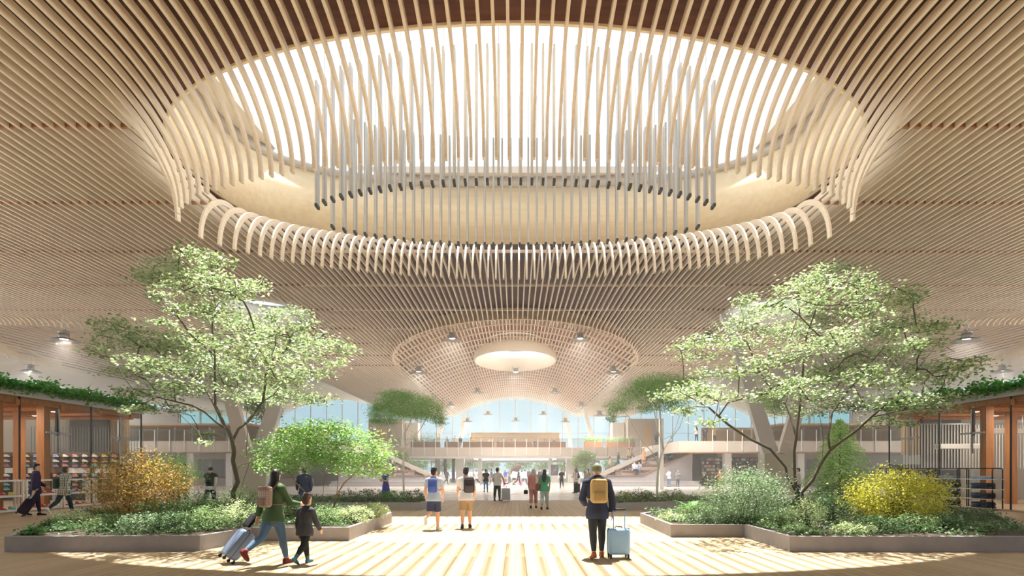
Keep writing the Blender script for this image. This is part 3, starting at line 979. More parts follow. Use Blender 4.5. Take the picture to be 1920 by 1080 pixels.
# ------------------------------------------------------------------ shrubs
def S(name, label, px, py, rx, ry, d, lm, n, ls, seed, up=0.0, aspect=0.5, group=None, depth=0.8, tilt=0.7, cat='shrub', ground=0.27):
    c = W(px, py, d); s = d / FPX
    c.z = max(c.z, ground + 0.05)
    return shrub(name, label, c, (rx * s, rx * s * depth, ry * s), lm, n, ls, seed=seed, up=up, aspect=aspect, group=group, tilt=tilt, cat=cat, ground=ground)
S('golden_shrub', 'large golden brown shrub in the left front planter', 262, 908, 88, 60, 16.5, L_GOLD, 13500, 0.06, 51, up=0.25)
S('yellow_shrub', 'large yellow green shrub in the right front planter', 1680, 930, 96, 50, 16.2, L_YELLOW, 8500, 0.075, 52, up=0.3)
S('grey_green_shrub', 'large grey green shrub in the right front planter', 1400, 936, 84, 56, 15.6, L_SILVER, 9500, 0.062, 53, up=0.3)
S('feathery_shrub', 'light green feathery shrub behind the golden brown shrub', 322, 886, 56, 34, 21.0, L_FEATHER, 7000, 0.07, 54, up=0.35, aspect=0.25)
LOW = [
 ('bright green leafy clump at the left tip of the left front planter', 58, 998, 16, 9, 12.9, L_FRESH, 260, .09),
 ('thin olive clump beside the bright green tip of the left front planter', 100, 990, 32, 15, 13.6, L_DARK, 1100, .05),
 ('pale leafy mound in front of the golden shrub, at its left', 140, 978, 44, 22, 14.6, L_CREAM, 1700, .055),
 ('dark olive mound in front of the golden shrub', 206, 984, 42, 20, 13.8, L_MID, 1700, .055),
 ('silvery mound right of the golden shrub base, over the front edge', 268, 984, 44, 22, 13.4, L_SILVER, 1800, .055),
 ('dark green mound over the front edge, right of the silvery one', 330, 982, 40, 22, 13.4, L_DARK, 1700, .055),
 ('mixed green mound at the bend of the left front planter', 388, 974, 40, 26, 13.8, L_MID, 1800, .055),
 ('variegated mound behind the blue grey suitcase', 444, 966, 40, 26, 15.6, L_CREAM, 1700, .055),
 ('tall green mound below the dark maple trunks', 446, 938, 46, 24, 17.5, L_MID, 1900, .06),
 ('dark green mound right of the golden shrub', 370, 945, 44, 24, 16.0, L_DARK, 1900, .055),
 ('low dark mound at the foot of the golden shrub', 300, 955, 44, 20, 15.0, L_DARK, 1500, .055),
 ('green mound hidden behind the woman in the green jacket', 508, 960, 34, 22, 16.0, L_MID, 1400, .055),
 ('leafy green mound right of the boy in the dark coat', 602, 972, 40, 20, 15.2, L_MID, 1700, .055),
 ('sunlit cream mound at the right end of the left front planter', 660, 966, 40, 18, 15.6, L_CREAM, 1900, .055),
 ('sunlit cream mound at the far right corner of the left front planter', 700, 958, 32, 14, 17.0, L_CREAM, 1500, .055),
 ('dark green mound under the small bright maple', 570, 950, 40, 20, 17.2, L_DARK, 1500, .055),
 ('pale rounded mound at the left corner of the right front planter', 1262, 976, 30, 14, 16.2, L_CREAM, 1200, .05),
 ('green mound behind the left corner of the right front planter', 1300, 962, 36, 20, 17.0, L_MID, 1500, .055),
 ('silver green mound in front of the grey green shrub, at its left', 1322, 984, 34, 18, 15.3, L_SILVER, 1400, .05),
 ('dark mound in front of the grey green shrub', 1400, 984, 44, 18, 15.3, L_DARK, 1500, .055),
 ('green mound at the inner bend of the right front planter', 1462, 984, 36, 20, 14.2, L_MID, 1500, .055),
 ('white flecked mound below the leaning maple trunk', 1512, 962, 36, 26, 14.6, L_CREAM, 1700, .055),
 ('dark green mound at the middle of the right front planter', 1560, 950, 44, 26, 15.5, L_DARK, 1900, .055),
 ('trailing green mound over the front edge, below the leaning maple', 1500, 1000, 40, 14, 12.9, L_MID, 1300, .05),
 ('trailing pale mound over the front edge, left of the yellow shrub', 1600, 994, 44, 16, 12.9, L_CREAM, 1500, .05),
 ('dark mound below the yellow shrub at its left', 1650, 986, 44, 20, 13.4, L_DARK, 1700, .055),
 ('green mound below the middle of the yellow shrub', 1720, 982, 42, 20, 13.6, L_MID, 1700, .055),
 ('olive mound below the right side of the yellow shrub', 1775, 980, 34, 16, 14.0, L_DARK, 1400, .055),
 ('small reddish tipped clump at the right end of the right front planter', 1842, 990, 30, 12, 13.6, L_MID, 800, .05),
 ('bushy mound under the conifer', 1580, 925, 50, 18, 19.0, L_DARK, 1700, .06),
 ('dark bushy mound in the left back planter, at its left', 655, 930, 30, 12, 25.5, L_DARK, 900, .08),
 ('dark bushy mound in the left back planter, left of the pale trunk', 700, 930, 32, 13, 25.5, L_DARK, 1100, .08),
 ('dark bushy mound in the left back planter, at the pale trunk', 742, 930, 28, 12, 25.6, L_FRESH, 900, .08),
 ('dark bushy mound in the left back planter, at the aisle end', 775, 930, 22, 12, 25.4, L_DARK, 900, .08),
 ('green bushy mound in the right back planter, at the aisle end', 1168, 932, 22, 12, 25.2, L_MID, 900, .08),
 ('green bushy mound in the right back planter, left of the pale trunk', 1204, 930, 26, 14, 25.4, L_DARK, 1000, .08),
 ('green bushy mound in the right back planter, right of the pale trunk', 1258, 928, 26, 12, 26.4, L_MID, 900, .08),
]
for i, (lab, px, py, rx, ry, d, lm, n, ls) in enumerate(LOW):
    S('low_shrub', lab, px, py, rx, ry, d, lm, n, ls, 100 + i, up=0.25, aspect=0.45, group='low planting in the planters')
# spiky fern in the right planter
g = np.random.default_rng(77); c = W(1298, 945, 19.2); c.z = 0.27
root = empty('fern', c, 'bright green arching fern behind the grey green shrub', 'fern')
mb = MB(c)
for i in range(34):
    a = g.uniform(0, 2 * PI); L = g.uniform(0.5, 0.85); d = Vector((math.cos(a), math.sin(a), 0)); s = Vector((-d.y, d.x, 0))
    pr = None
    for k in range(8):
        t = k / 7; p = c + d * (L * t) + Vector((0, 0, 0.75 * L * (1.7 * t - 1.1 * t * t))); wv = 0.055 * (1 - t) + 0.006
        q = (p - s * wv, p + s * wv)
        if pr: mb.add([pr[0], pr[1], q[1], q[0]], [(0, 1, 2, 3)])
        pr = q
mb.build('fronds', L_FRESH, root)
# low carpet of leaves over the soil
def carpet(poly, n, lm, seed):
    g = np.random.default_rng(seed)
    q = inset(poly, 0.12); xs = [p[0] for p in q]; ys = [p[1] for p in q]; pts = []
    def ins(x, y):
        c = False; j = len(q) - 1
        for i in range(len(q)):
            if (q[i][1] > y) != (q[j][1] > y) and x < (q[j][0] - q[i][0]) * (y - q[i][1]) / (q[j][1] - q[i][1]) + q[i][0]: c = not c
            j = i
        return c
    while len(pts) < n:
        x = g.uniform(min(xs), max(xs)); y = g.uniform(min(ys), max(ys))
        if ins(x, y): pts.append((x, y, 0.28 + abs(g.normal(0, 0.07)) + 0.10 * (math.sin(x * 2.1) * math.cos(y * 1.7) + 1) * 0.5))
    o = link_mesh('ground_cover', quads_mesh('ground_cover', leaf_quads(np.array(pts), 0.085, 0.6, 0.5, 0.0, 0.3, g), 4), lm)
    return o
for poly, n, lm, sd, lab in ((PL_LEFT, 13000, L_DARK, 1, 'carpet of small dark leaves over the soil of the left front planter'), (PL_RIGHT, 14000, L_DARK, 2, 'carpet of small dark leaves over the soil of the right front planter'),
                        (PL_LEFT_BACK, 4500, L_DARK, 3, 'carpet of small leaves over the soil of the left back planter'), (PL_RIGHT_BACK, 4500, L_MID, 4, 'carpet of small leaves over the soil of the right back planter')):
    tag(carpet(poly, n, lm, sd), lab, 'ground cover', None, 'stuff')
# ================================================================== buildings inside the hall
M_POST = wood('warm timber post', hexc(196, 132, 76), hexc(164, 104, 58), 'Z', 10, 0.9, 0.5)
M_TANWALL = wood('tan wall boarding', hexc(226, 192, 150), hexc(208, 172, 128), 'Z', 8, 0.5, 0.6)
M_REDWOOD = wood('reddish bench timber', hexc(156, 112, 84), hexc(130, 90, 66), 'X', 10, 0.6, 0.5)
M_DKGREY = plain('dark grey partition', hexc(92, 90, 90), 0.7, var=0.1, scale=1.5)
M_BLACK = plain('black metal', hexc(38, 38, 40), 0.5, var=0.05)
M_WFRAME = plain('white rack frame', hexc(236, 232, 226), 0.5, var=0.02)
M_STEEL = plain('grey steel', hexc(150, 150, 150), 0.4, 0.5)
M_OLIVE = plain('olive grey cladding', hexc(186, 182, 164), 0.7, var=0.05)
M_GLOW = emit('lamp glow', (1.0, 0.95, 0.86), 9.0)

def both(f):
    f(-1); f(1)

# ---- slanting columns
def vcol(sg):
    p = structure(empty('column', (sg * 16.3, 37.2, 0)))
    o = (sg * 16.3, 37.2, 0)
    side = 'left' if sg < 0 else 'right'
    mb = MB(o); mb.box(sg * 16.1 - 0.5, sg * 16.1 + 0.5, 36.7, 37.5, 0, 2.7)
    mb.box(sg * 17.9 - 0.55, sg * 17.9 + 0.55, 38.6, 39.4, 0, 2.7); mb.build('pedestal', M_OLIVE, p)
    mb = MB(o); mb.taper((sg * 16.1, 37.1, 2.7), (sg * 13.45, 37.4, H + 0.1), 0.45, 0.98, 0.3, 0.6, (0, 1, 0) if False else (1, 0, 0))
    mb.build('strut', M_PALE, p)
    mb = MB(o); mb.taper((sg * 17.9, 39.0, 2.7), (sg * 20.4, 39.0, H + 0.1), 0.45, 0.95, 0.3, 0.6, (1, 0, 0))
    mb.build('strut', M_GREIGE, p)
    mb = MB(o); q = Vector((sg * 13.62, 37.16, 11.0)); mb.cyl(q, q + Vector((0, -0.06, 0)), 0.11, 14); mb.build('pin', M_BLACK, p)
both(vcol)
# far slanting columns on the upper level
for (x0, x1, d) in ((12.9, 11.2, 95), (14.6, 16.6, 95), (10.2, 9.2, 106)):
    for sg in (-1, 1):
        mb = MB((sg * x0, d, 4.5)); mb.taper((sg * x0, d, 4.5), (sg * x1, d, H + 0.1), 0.4, 0.75, 0.3, 0.5, (1, 0, 0)); structure(mb.build('column_strut', M_WHITE))
mb = MB((12.45, 50, 0)); mb.box(12.28, 12.62, 49.85, 50.15, 0, 6.0); structure(mb.build('column_post', M_WHITE))

# ---- bridge / upper level
DZ = 4.5
mb = MB(); mb.box(-16.2, 16.2, 75, END, 3.4, DZ)
structure(mb.build('upper_slab', M_GREIGE))
for sg in (-1, 1):
    mb = MB(); a, b_ = sorted((sg * 16.2, sg * 52)); mb.box(a, b_, 58, END, 3.4, DZ); structure(mb.build('upper_slab_side', M_GREIGE))
# thin timber lip under the side slabs and white soffit edge under the bridge
mb = MB()
for sg in (-1, 1):
    a, b_ = sorted((sg * 16.2, sg * 52)); mb.box(a, b_, 57.9, 58.3, 3.28, 3.4)
structure(mb.build('slab_edge_trim', M_REDWOOD))
mb = MB(); mb.box(-16, 16, 75.2, 78.0, 3.1, 3.4); structure(mb.build('bridge_beam', M_WHITE))

def railing(label, x0, x1, y, step):
    root = empty('railing', ((x0 + x1) / 2, y, DZ), label, 'railing', 'glass railings of the upper level')
    o = root.location
    mb = MB(o); mb.box(x0, x1, y - 0.015, y + 0.015, DZ + 0.05, DZ + 1.08); mb.build('glass_panel', glass('rail glass', (0.88, 0.9, 0.9), 0.12), root)
    mb = MB(o); mb.box(x0, x1, y - 0.03, y + 0.03, DZ + 1.08, DZ + 1.12); mb.build('top_rail', M_STEEL, root)
    n = int(round((x1 - x0) / step))
    pm = MB(); pm.box(-0.035, 0.035, -0.09, -0.02, -1.0, 1.1); me = pm.mesh('post'); me.materials.append(M_WHITE)
    for i in range(n + 1):
        link_mesh('post', me, None, root, (x0 + (x1 - x0) * i / n - o.x, 0, 0))
railing('long glass railing along the front of the bridge over the aisle', -16.0, 16.0, 75.0, 1.48)
railing('glass railing of the upper level left of the stairs', -40.0, -19.5, 58.0, 1.43)
railing('glass railing of the upper level right of the stairs', 19.5, 40.0, 58.0, 1.43)

# ---- rooms on the upper level
def side_rooms(sg):
    side = 'left' if sg < 0 else 'right'
    def bx(mb, xa, xb, *r):
        a, b_ = sorted((sg * xa, sg * xb)); mb.box(a, b_, *r)
    mb = MB(); bx(mb, 21, 52, 66, 66.3, DZ, 6.4); structure(mb.build('wall_upper_' + side, M_TANWALL))
    mb = MB(); bx(mb, 27, 52, 60, 67, 6.2, 6.4); structure(mb.build('ceiling_upper_' + side, M_TANWALL))
    mb = MB(); bx(mb, 34.5, 52, 60, 60.3, 6.4, 7.9); structure(mb.build('wall_band_' + side, M_PALE))
    mb = MB(); bx(mb, 28, 34.5, 60.1, 60.15, 6.4, 7.7); structure(mb.build('window_2' if sg < 0 else 'window_3', glass('pale green glass', (0.72, 0.86, 0.84), 0.2)))
    mb = MB()
    for i in range(4): bx(mb, 28 + i * 2.1, 28.12 + i * 2.1, 60.0, 60.2, 6.4, 7.75)
    bx(mb, 28, 34.5, 60.0, 60.2, 7.7, 7.8)
    structure(mb.build('window_frame_' + side, M_WHITE))
    mb = MB()
    for i in range(9): bx(mb, 23.5 + i * 1.43 * 1.3, 23.62 + i * 1.43 * 1.3, 63, 63.15, DZ, 6.2)
    structure(mb.build('trim_1' if sg < 0 else 'trim_2', M_WHITE))
    # timber boxed rooms beyond
    mb = MB(); bx(mb, 15.4, 20.0, 80, 86, DZ, 8.6); structure(mb.build('wall_box_' + side, M_GREIGE))
    mb = MB(); bx(mb, 17.5, 18.6, 79.9, 80.0, DZ, 7.6); structure(mb.build('door_1' if sg < 0 else 'door_2', M_TANWALL))
    mb = MB(); bx(mb, 13.6, 15.3, 82, 84, DZ, 8.2); structure(mb.build('wall_white_' + side, M_WHITE))
    # ground floor under the side slab
    mb = MB(); bx(mb, 20, 52, 70, 70.2, 0, 3.4); structure(mb.build('wall_ground_' + side, M_PALE))
    mb = MB()
    for xx in (21.5, 25.2, 29.0, 33.0): bx(mb, xx, xx + 0.7, 60.2, 60.9, 0, 3.4)
    structure(mb.build('column_ground_' + side, M_WHITE))
    # panelled shopfront with a timber sill, between the columns
    mb = MB()
    for i in range(8): bx(mb, 22.3 + i * 1.6, 23.5 + i * 1.6, 64, 64.06, 0.9, 2.8)
    structure(mb.build('window_4' if sg < 0 else 'window_5', plain('shopfront glass', hexc(130, 134, 136), 0.15, 0.0, spec=0.6)))
    mb = MB(); bx(mb, 22, 35, 63.7, 64.3, 0.75, 0.9); structure(mb.build('trim_3' if sg < 0 else 'trim_4', M_REDWOOD))
    mb = MB(); bx(mb, 22, 35, 63.9, 64.2, 0, 0.75); bx(mb, 22, 35, 63.9, 64.2, 2.8, 3.4); structure(mb.build('wall_shopfront_' + side, M_GREIGE))
    # long wall running back from the shop
    mb = MB(); bx(mb, 25.0, 28.2, 36.0, 36.2, 0, 5.3); bx(mb, 23.0, 25.0, 36.0, 36.2, 0, 2.0); structure(mb.build('partition_' + side, M_DKGREY))
    mb = MB(); bx(mb, 24.2, 25.4, 36.6, 36.8, 2.6, 5.2); structure(mb.build('partition_timber_' + side, M_TANWALL))
    mb = MB(); bx(mb, 25.6, 60, 33.4, 33.7, 0, 5.4); structure(mb.build('wall_back_' + side, M_GREIGE))
both(side_rooms)

# ---- terraced seating and stairs either side
def terraces(sg):
    side = 'left' if sg < 0 else 'right'
    def bx(mb, xa, xb, *r):
        a, b_ = sorted((sg * xa, sg * xb)); mb.box(a, b_, *r)
    o = Vector((sg * 14, 61, 0))
    root = structure(empty('floor_terraces_' + side, o))
    mb = MB(o); bx(mb, 8.6, 18.4, 58.0, 60.0, 0, 0.25); bx(mb, 8.6, 18.4, 58.6, 70, 0.25, 0.5); mb.build('podium_step', M_CONC, root)
    mb = MB(o); sc = MB(o)
    for i in range(5):
        xa = 9.6 + 1.75 * i; ya = 61.2 + 1.1 * i; z = 1.0 + 0.62 * i
        bx(sc, xa, 18.4, ya, 71, 0.5, z - 0.14)
        bx(mb, xa - 0.1, 18.4 - 0.9 * (4 - i) if i else 13.0, ya - 0.1, 71, z - 0.14, z)
    mb.build('timber_seat', M_REDWOOD, root); sc.build('concrete_riser', M_CONC, root)
    # side wall with its slanting timber capping
    mb = MB(o)
    prof = [(9.6, 0.5), (18.4, 0.5), (18.4, 3.4), (13.2, 1.0), (9.6, 1.0)]
    vs = [(sg * x, 60.9, z) for x, z in prof] + [(sg * x, 61.15, z) for x, z in prof]; n = 5
    mb.add(vs, [tuple(range(5)), tuple(range(9, 4, -1))] + [(i, (i + 1) % 5, 5 + (i + 1) % 5, 5 + i) for i in range(5)])
    mb.build('side_wall', M_CONC, root)
    mb = MB(o); mb.bar((sg * 9.5, 61.0, 1.05), (sg * 13.2, 61.0, 1.05), 0.4, 0.1); mb.bar((sg * 13.2, 61.0, 1.05), (sg * 18.4, 61.0, 3.45), 0.4, 0.1)
    mb.build('capping', M_REDWOOD, root)
    # the stair flight behind
    mb = MB(o)
    for i in range(24):
        bx(mb, 9.0 + i * 0.36, 9.36 + i * 0.36 + 0.3, 66.6, 70.4, max(0, 0.5 + i * 0.167 - 0.5), 0.5 + (i + 1) * 0.1667)
    mb.build('stair_flight', M_PALE, root)
    mb = MB(o); mb.bar((sg * 8.9, 66.5, 0.7), (sg * 17.8, 66.5, 4.75), 0.12, 0.5); mb.build('stringer', M_PALE, root)
    hr = MB(o); hr.bar((sg * 8.9, 66.5, 1.5), (sg * 17.8, 66.5, 5.55), 0.05, 0.05)
    for i in range(9):
        x = 8.9 + i * 1.11; z = 0.7 + (x - 8.9) * 0.455
        hr.bar((sg * x, 66.5, z), (sg * x, 66.5, z + 0.8), 0.04, 0.04)
    hr.build('handrail', M_STEEL, root)
both(terraces)

# ---- far entrance under the bridge
mb = MB()
for x in (-16, -12, -8, -4, 0, 4, 8, 12, 16): mb.box(x - 0.12, x + 0.12, END - 0.2, END + 0.1, 0, 3.4)
mb.box(-16, 16, END - 0.2, END + 0.1, 3.0, 3.4)
structure(mb.build('door_frames', M_WHITE))
for x in (-7.4, 7.4):
    mb = MB((x, 79, 0)); mb.box(x - 0.55, x + 0.55, 78.6, 79.6, 0, 3.4); structure(mb.build('column_bridge', M_WHITE))
for x in (-5.4, 5.4, -11.8, 11.8):
    mb = MB((x, 90, 0)); mb.box(x - 0.3, x + 0.3, 89.7, 90.3, 0, 3.4); structure(mb.build('column_bridge', M_WHITE))
for sg in (-1, 1):
    mb = MB()
    for i in range(4): mb.box(sg * (8.4 + i * 1.3) - 0.25, sg * (8.4 + i * 1.3) + 0.25, 92, 92.3, 0, 3.4)
    structure(mb.build('partition_bridge_' + ('left' if sg < 0 else 'right'), M_DKGREY))
# linear lights under the bridge
for i, y in enumerate((79.5, 86, 94, 103)):
    mb = MB((0, y, 3.38)); mb.box(-6.6, 6.6, y - .25, y + .25, 3.34, 3.39)
    o = mb.build('strip_light', emit('strip light glow', (1, .97, .92), 7.0)); tag(o, '%s white strip light from the front under the bridge' % ordn(i + 1), 'strip light', 'strip lights under the bridge')
# ground and trees outside
mb = MB(); mb.box(-140, 140, END + 6, 330, -0.35, -0.05); structure(mb.build('ground_outside', plain('pale paving', hexc(200, 196, 188), 0.9)))
g = np.random.default_rng(5)
pm = None
for i in range(13):
    x = -36 + i * 6 + g.uniform(-1.2, 1.2); y = 135 + g.uniform(0, 14); hh = g.uniform(4.5, 6.2)
    root = empty('garden_tree', (x, y, 0), '%s leafy tree from the left outside the far entrance' % ordn(i + 1), 'tree', 'trees outside the far entrance')
    if pm is None:
        mb = MB(); mb.tube([(0, 0, 0), (0.1, 0, 1.5), (0, 0.1, 3.2)], [0.16, 0.12, 0.06], 7); tme = mb.mesh('trunk'); tme.materials.append(M_BARK)
        cl = blob_points((0, 0, 3.2), (2.3, 2.0, 1.6), 16, g)
        pos = np.concatenate([blob_points(c, (1.2, 1.2, .9), 110, g) for c in cl]); pos[:, 2] = np.maximum(pos[:, 2], .6)
        pm = quads_mesh('foliage', leaf_quads(pos, 0.42, 0.8, 0.6, 0.2, None, g), 4); pm.materials.append(L_DARK)
    link_mesh('trunk', tme, None, root); link_mesh('foliage', pm, None, root)
    root.scale = (hh / 5, hh / 5, hh / 5); root.rotation_euler = (0, 0, g.uniform(0, 6))

# ---- sculpture, board, counters near the entrance
c = Vector((-0.1, 80, 0)); root = empty('sculpture', c, 'dark brown slanting leaf shaped sculpture beyond the crowd under the bridge', 'sculpture')
mb = MB(c); a = Vector((-0.95, 80, 0.9)); b_ = Vector((0.75, 80, 2.35)); t = (b_ - a).normalized(); s = Vector((-t.z, 0, t.x))
mb.loft([(a.lerp(b_, u), s * r, Vector((0, r * .6, 0))) for u, r in ((0, .04), (.15, .2), (.4, .36), (.65, .42), (.85, .36), (1, .12))], 14)
mb.build('leaf_body', plain('dark brown carved wood', hexc(98, 62, 50), 0.6), root, True)
mb = MB(c); mb.cyl((-0.35, 80, 0), (-0.35, 80, 1.35), 0.06, 10); mb.lathe([(0, 0.08), (0.45, 0.08), (0.5, 0)], (-0.35, 80, 0)); mb.build('stand', M_DKGREY, root)
c = Vector((5.15, 76.5, 0)); root = empty('display_board', c, 'dark upright display board with a slanting white aircraft shape, right of the crowd', 'display board')
mb = MB(c); mb.box(4.65, 5.65, 76.45, 76.6, 0.9, 2.3); mb.build('panel', plain('dark screen', hexc(70, 70, 76), 0.3), root)
mb = MB(c); mb.bar((4.85, 76.43, 1.15), (5.45, 76.43, 2.1), 0.02, 0.13, (0, 1, 0)); mb.bar((4.9, 76.43, 1.7), (5.4, 76.43, 1.55), 0.02, 0.09, (0, 1, 0)); mb.build('aircraft_mark', M_WHITE, root)
mb = MB(c); mb.box(4.7, 5.6, 76.45, 76.6, 0, 0.9); mb.build('plinth', M_WHITE, root)
for (x, y, w_, lab) in ((-10.6, 72, 1.6, 'white service counter at the foot of the left stairs'), (-8.6, 71, 1.2, 'small white counter beside the left bridge column'), (7.3, 72.5, 1.5, 'white service counter at the foot of the right stairs'), (-4.6, 84, 3.0, 'long white check desk under the bridge, left side'), (4.4, 84, 3.0, 'long white check desk under the bridge, right side')):
    root = empty('service_counter', (x, y, 0), lab, 'counter', 'white counters near the bridge')
    mb = MB((x, y, 0)); mb.rbox(x - w_ / 2, x + w_ / 2, y - .35, y + .35, 0, 1.02, 0.05); mb.build('body', M_WHITE, root)
    mb = MB((x, y, 0)); mb.rbox(x - w_ / 2 - .05, x + w_ / 2 + .05, y - .4, y + .4, 1.02, 1.08, 0.02); mb.build('counter_top', M_PALE, root)

# ---- bar on the bridge: a long timber shelf wall, tables, planter boxes
c = Vector((0, 96, DZ)); root = empty('bar_shelving', c, 'long tall timber shelf wall at the back of the bridge bar', 'shelving')
mb = MB(c)
for i in range(25): mb.box(-7.2 + i * 0.6 - .03, -7.2 + i * 0.6 + .03, 95.8, 96.2, DZ, 7.7)
for z in (5.6, 6.3, 7.0, 7.65): mb.box(-7.2, 7.2, 95.8, 96.2, z, z + .06)
M_BARW = wood('honey timber', hexc(238, 216, 174), hexc(224, 198, 150), 'X', 8, 0.6)
mb.build('frame', M_BARW, root)
mb = MB(c); mb.box(-7.2, 7.2, 96.2, 96.25, DZ, 7.7); mb.build('back_panel', M_BARW, root)
mb = MB((0, 92, DZ)); mb.rbox(-7, 7, 91.6, 92.4, DZ, DZ + 1.1, .03); o = mb.build('bar_counter', M_REDWOOD); tag(o, 'long brown bar counter in front of the timber shelf wall', 'bar counter')
for i, (xa, xb) in enumerate(((-13.6, -9.8), (-9.2, -7.2), (-6.8, -2.8), (-2.4, 2.2), (2.6, 6.6), (9.0, 11.4), (11.8, 15.6))):
    xm = (xa + xb) / 2
    root = empty('planter_box', (xm, 76.6, DZ), '%s brown timber planter box from the left behind the bridge railing' % ordn(i + 1), 'planter', 'timber planter boxes behind the bridge railing')
    mb = MB((xm, 76.6, DZ)); mb.rbox(xa, xb, 76.2, 77.0, DZ, DZ + 0.78, .03); mb.build('box', M_REDWOOD, root)
    if i in (0, 5, 6):
        gg = np.random.default_rng(60 + i); n = 900
        pos = np.stack([gg.uniform(xa, xb, n) - xm, gg.uniform(-.4, .4, n), 0.78 + np.abs(gg.normal(0, .28 if i != 0 else .5, n))], 1)
        link_mesh('foliage', quads_mesh('foliage', leaf_quads(pos, .18, .7, .5, 0, .3, gg), 4), L_BRIGHT if i != 0 else L_MID, root)

# ---- bookshop under the right side slab
c = Vector((18.8, 64, 0))
cols = [hexc(*q) for q in ((170, 80, 72), (214, 186, 130), (84, 96, 124), (236, 230, 222), (70, 60, 60), (190, 132, 100), (224, 216, 206), (100, 62, 66), (150, 160, 168), (236, 206, 198))]
bmats = [plain('book cover %d' % i, q, 0.6, var=0.0) for i, q in enumerate(cols)]
bmesh_ = []
for i in range(10):
    mb = MB(); mb.box(-.10, .10, -.03, .03, 0, .26); me = mb.mesh('book'); me.materials.append(bmats[i]); bmesh_.append(me)
g = np.random.default_rng(9)
unit = 0
for xa, xb in ((20.0, 22.6), (22.8, 25.0), (25.2, 26.8)):
    unit += 1
    xm = (xa + xb) / 2
    root = empty('bookcase', (xm, 63, 0), '%s dark open bookcase from the stairs under the right upper level' % ordn(unit), 'bookcase', 'bookcases under the right upper level')
    mb = MB((xm, 63, 0)); mb.box(xa, xb, 63.25, 63.3, .1, 3.0); mb.build('back_panel', M_BLACK, root)
    mb = MB((xm, 63, 0))
    for z in np.arange(0.1, 3.05, 0.36): mb.box(xa, xb, 62.9, 63.25, z - .03, z)
    for x in (xa, xb): mb.box(x - .03, x + .03, 62.9, 63.27, 0, 3.0)
    mb.build('shelves', M_DKGREY, root)
    for r, z in enumerate(np.arange(0.1, 2.9, 0.36)):
        k = 0; x = xa + .16
        while x < xb - .12:
            if g.uniform() < .82:
                k += 1
                o = link_mesh('book', bmesh_[int(g.integers(0, 10))], None, None, (x, 62.95, z + .0))
                tag(o, '%s book from left, %s shelf up, %s bookcase from the stairs' % (ordn(k), ordn(r + 1), ordn(unit)), 'book', 'books facing out under the right upper level')
            x += .235
        
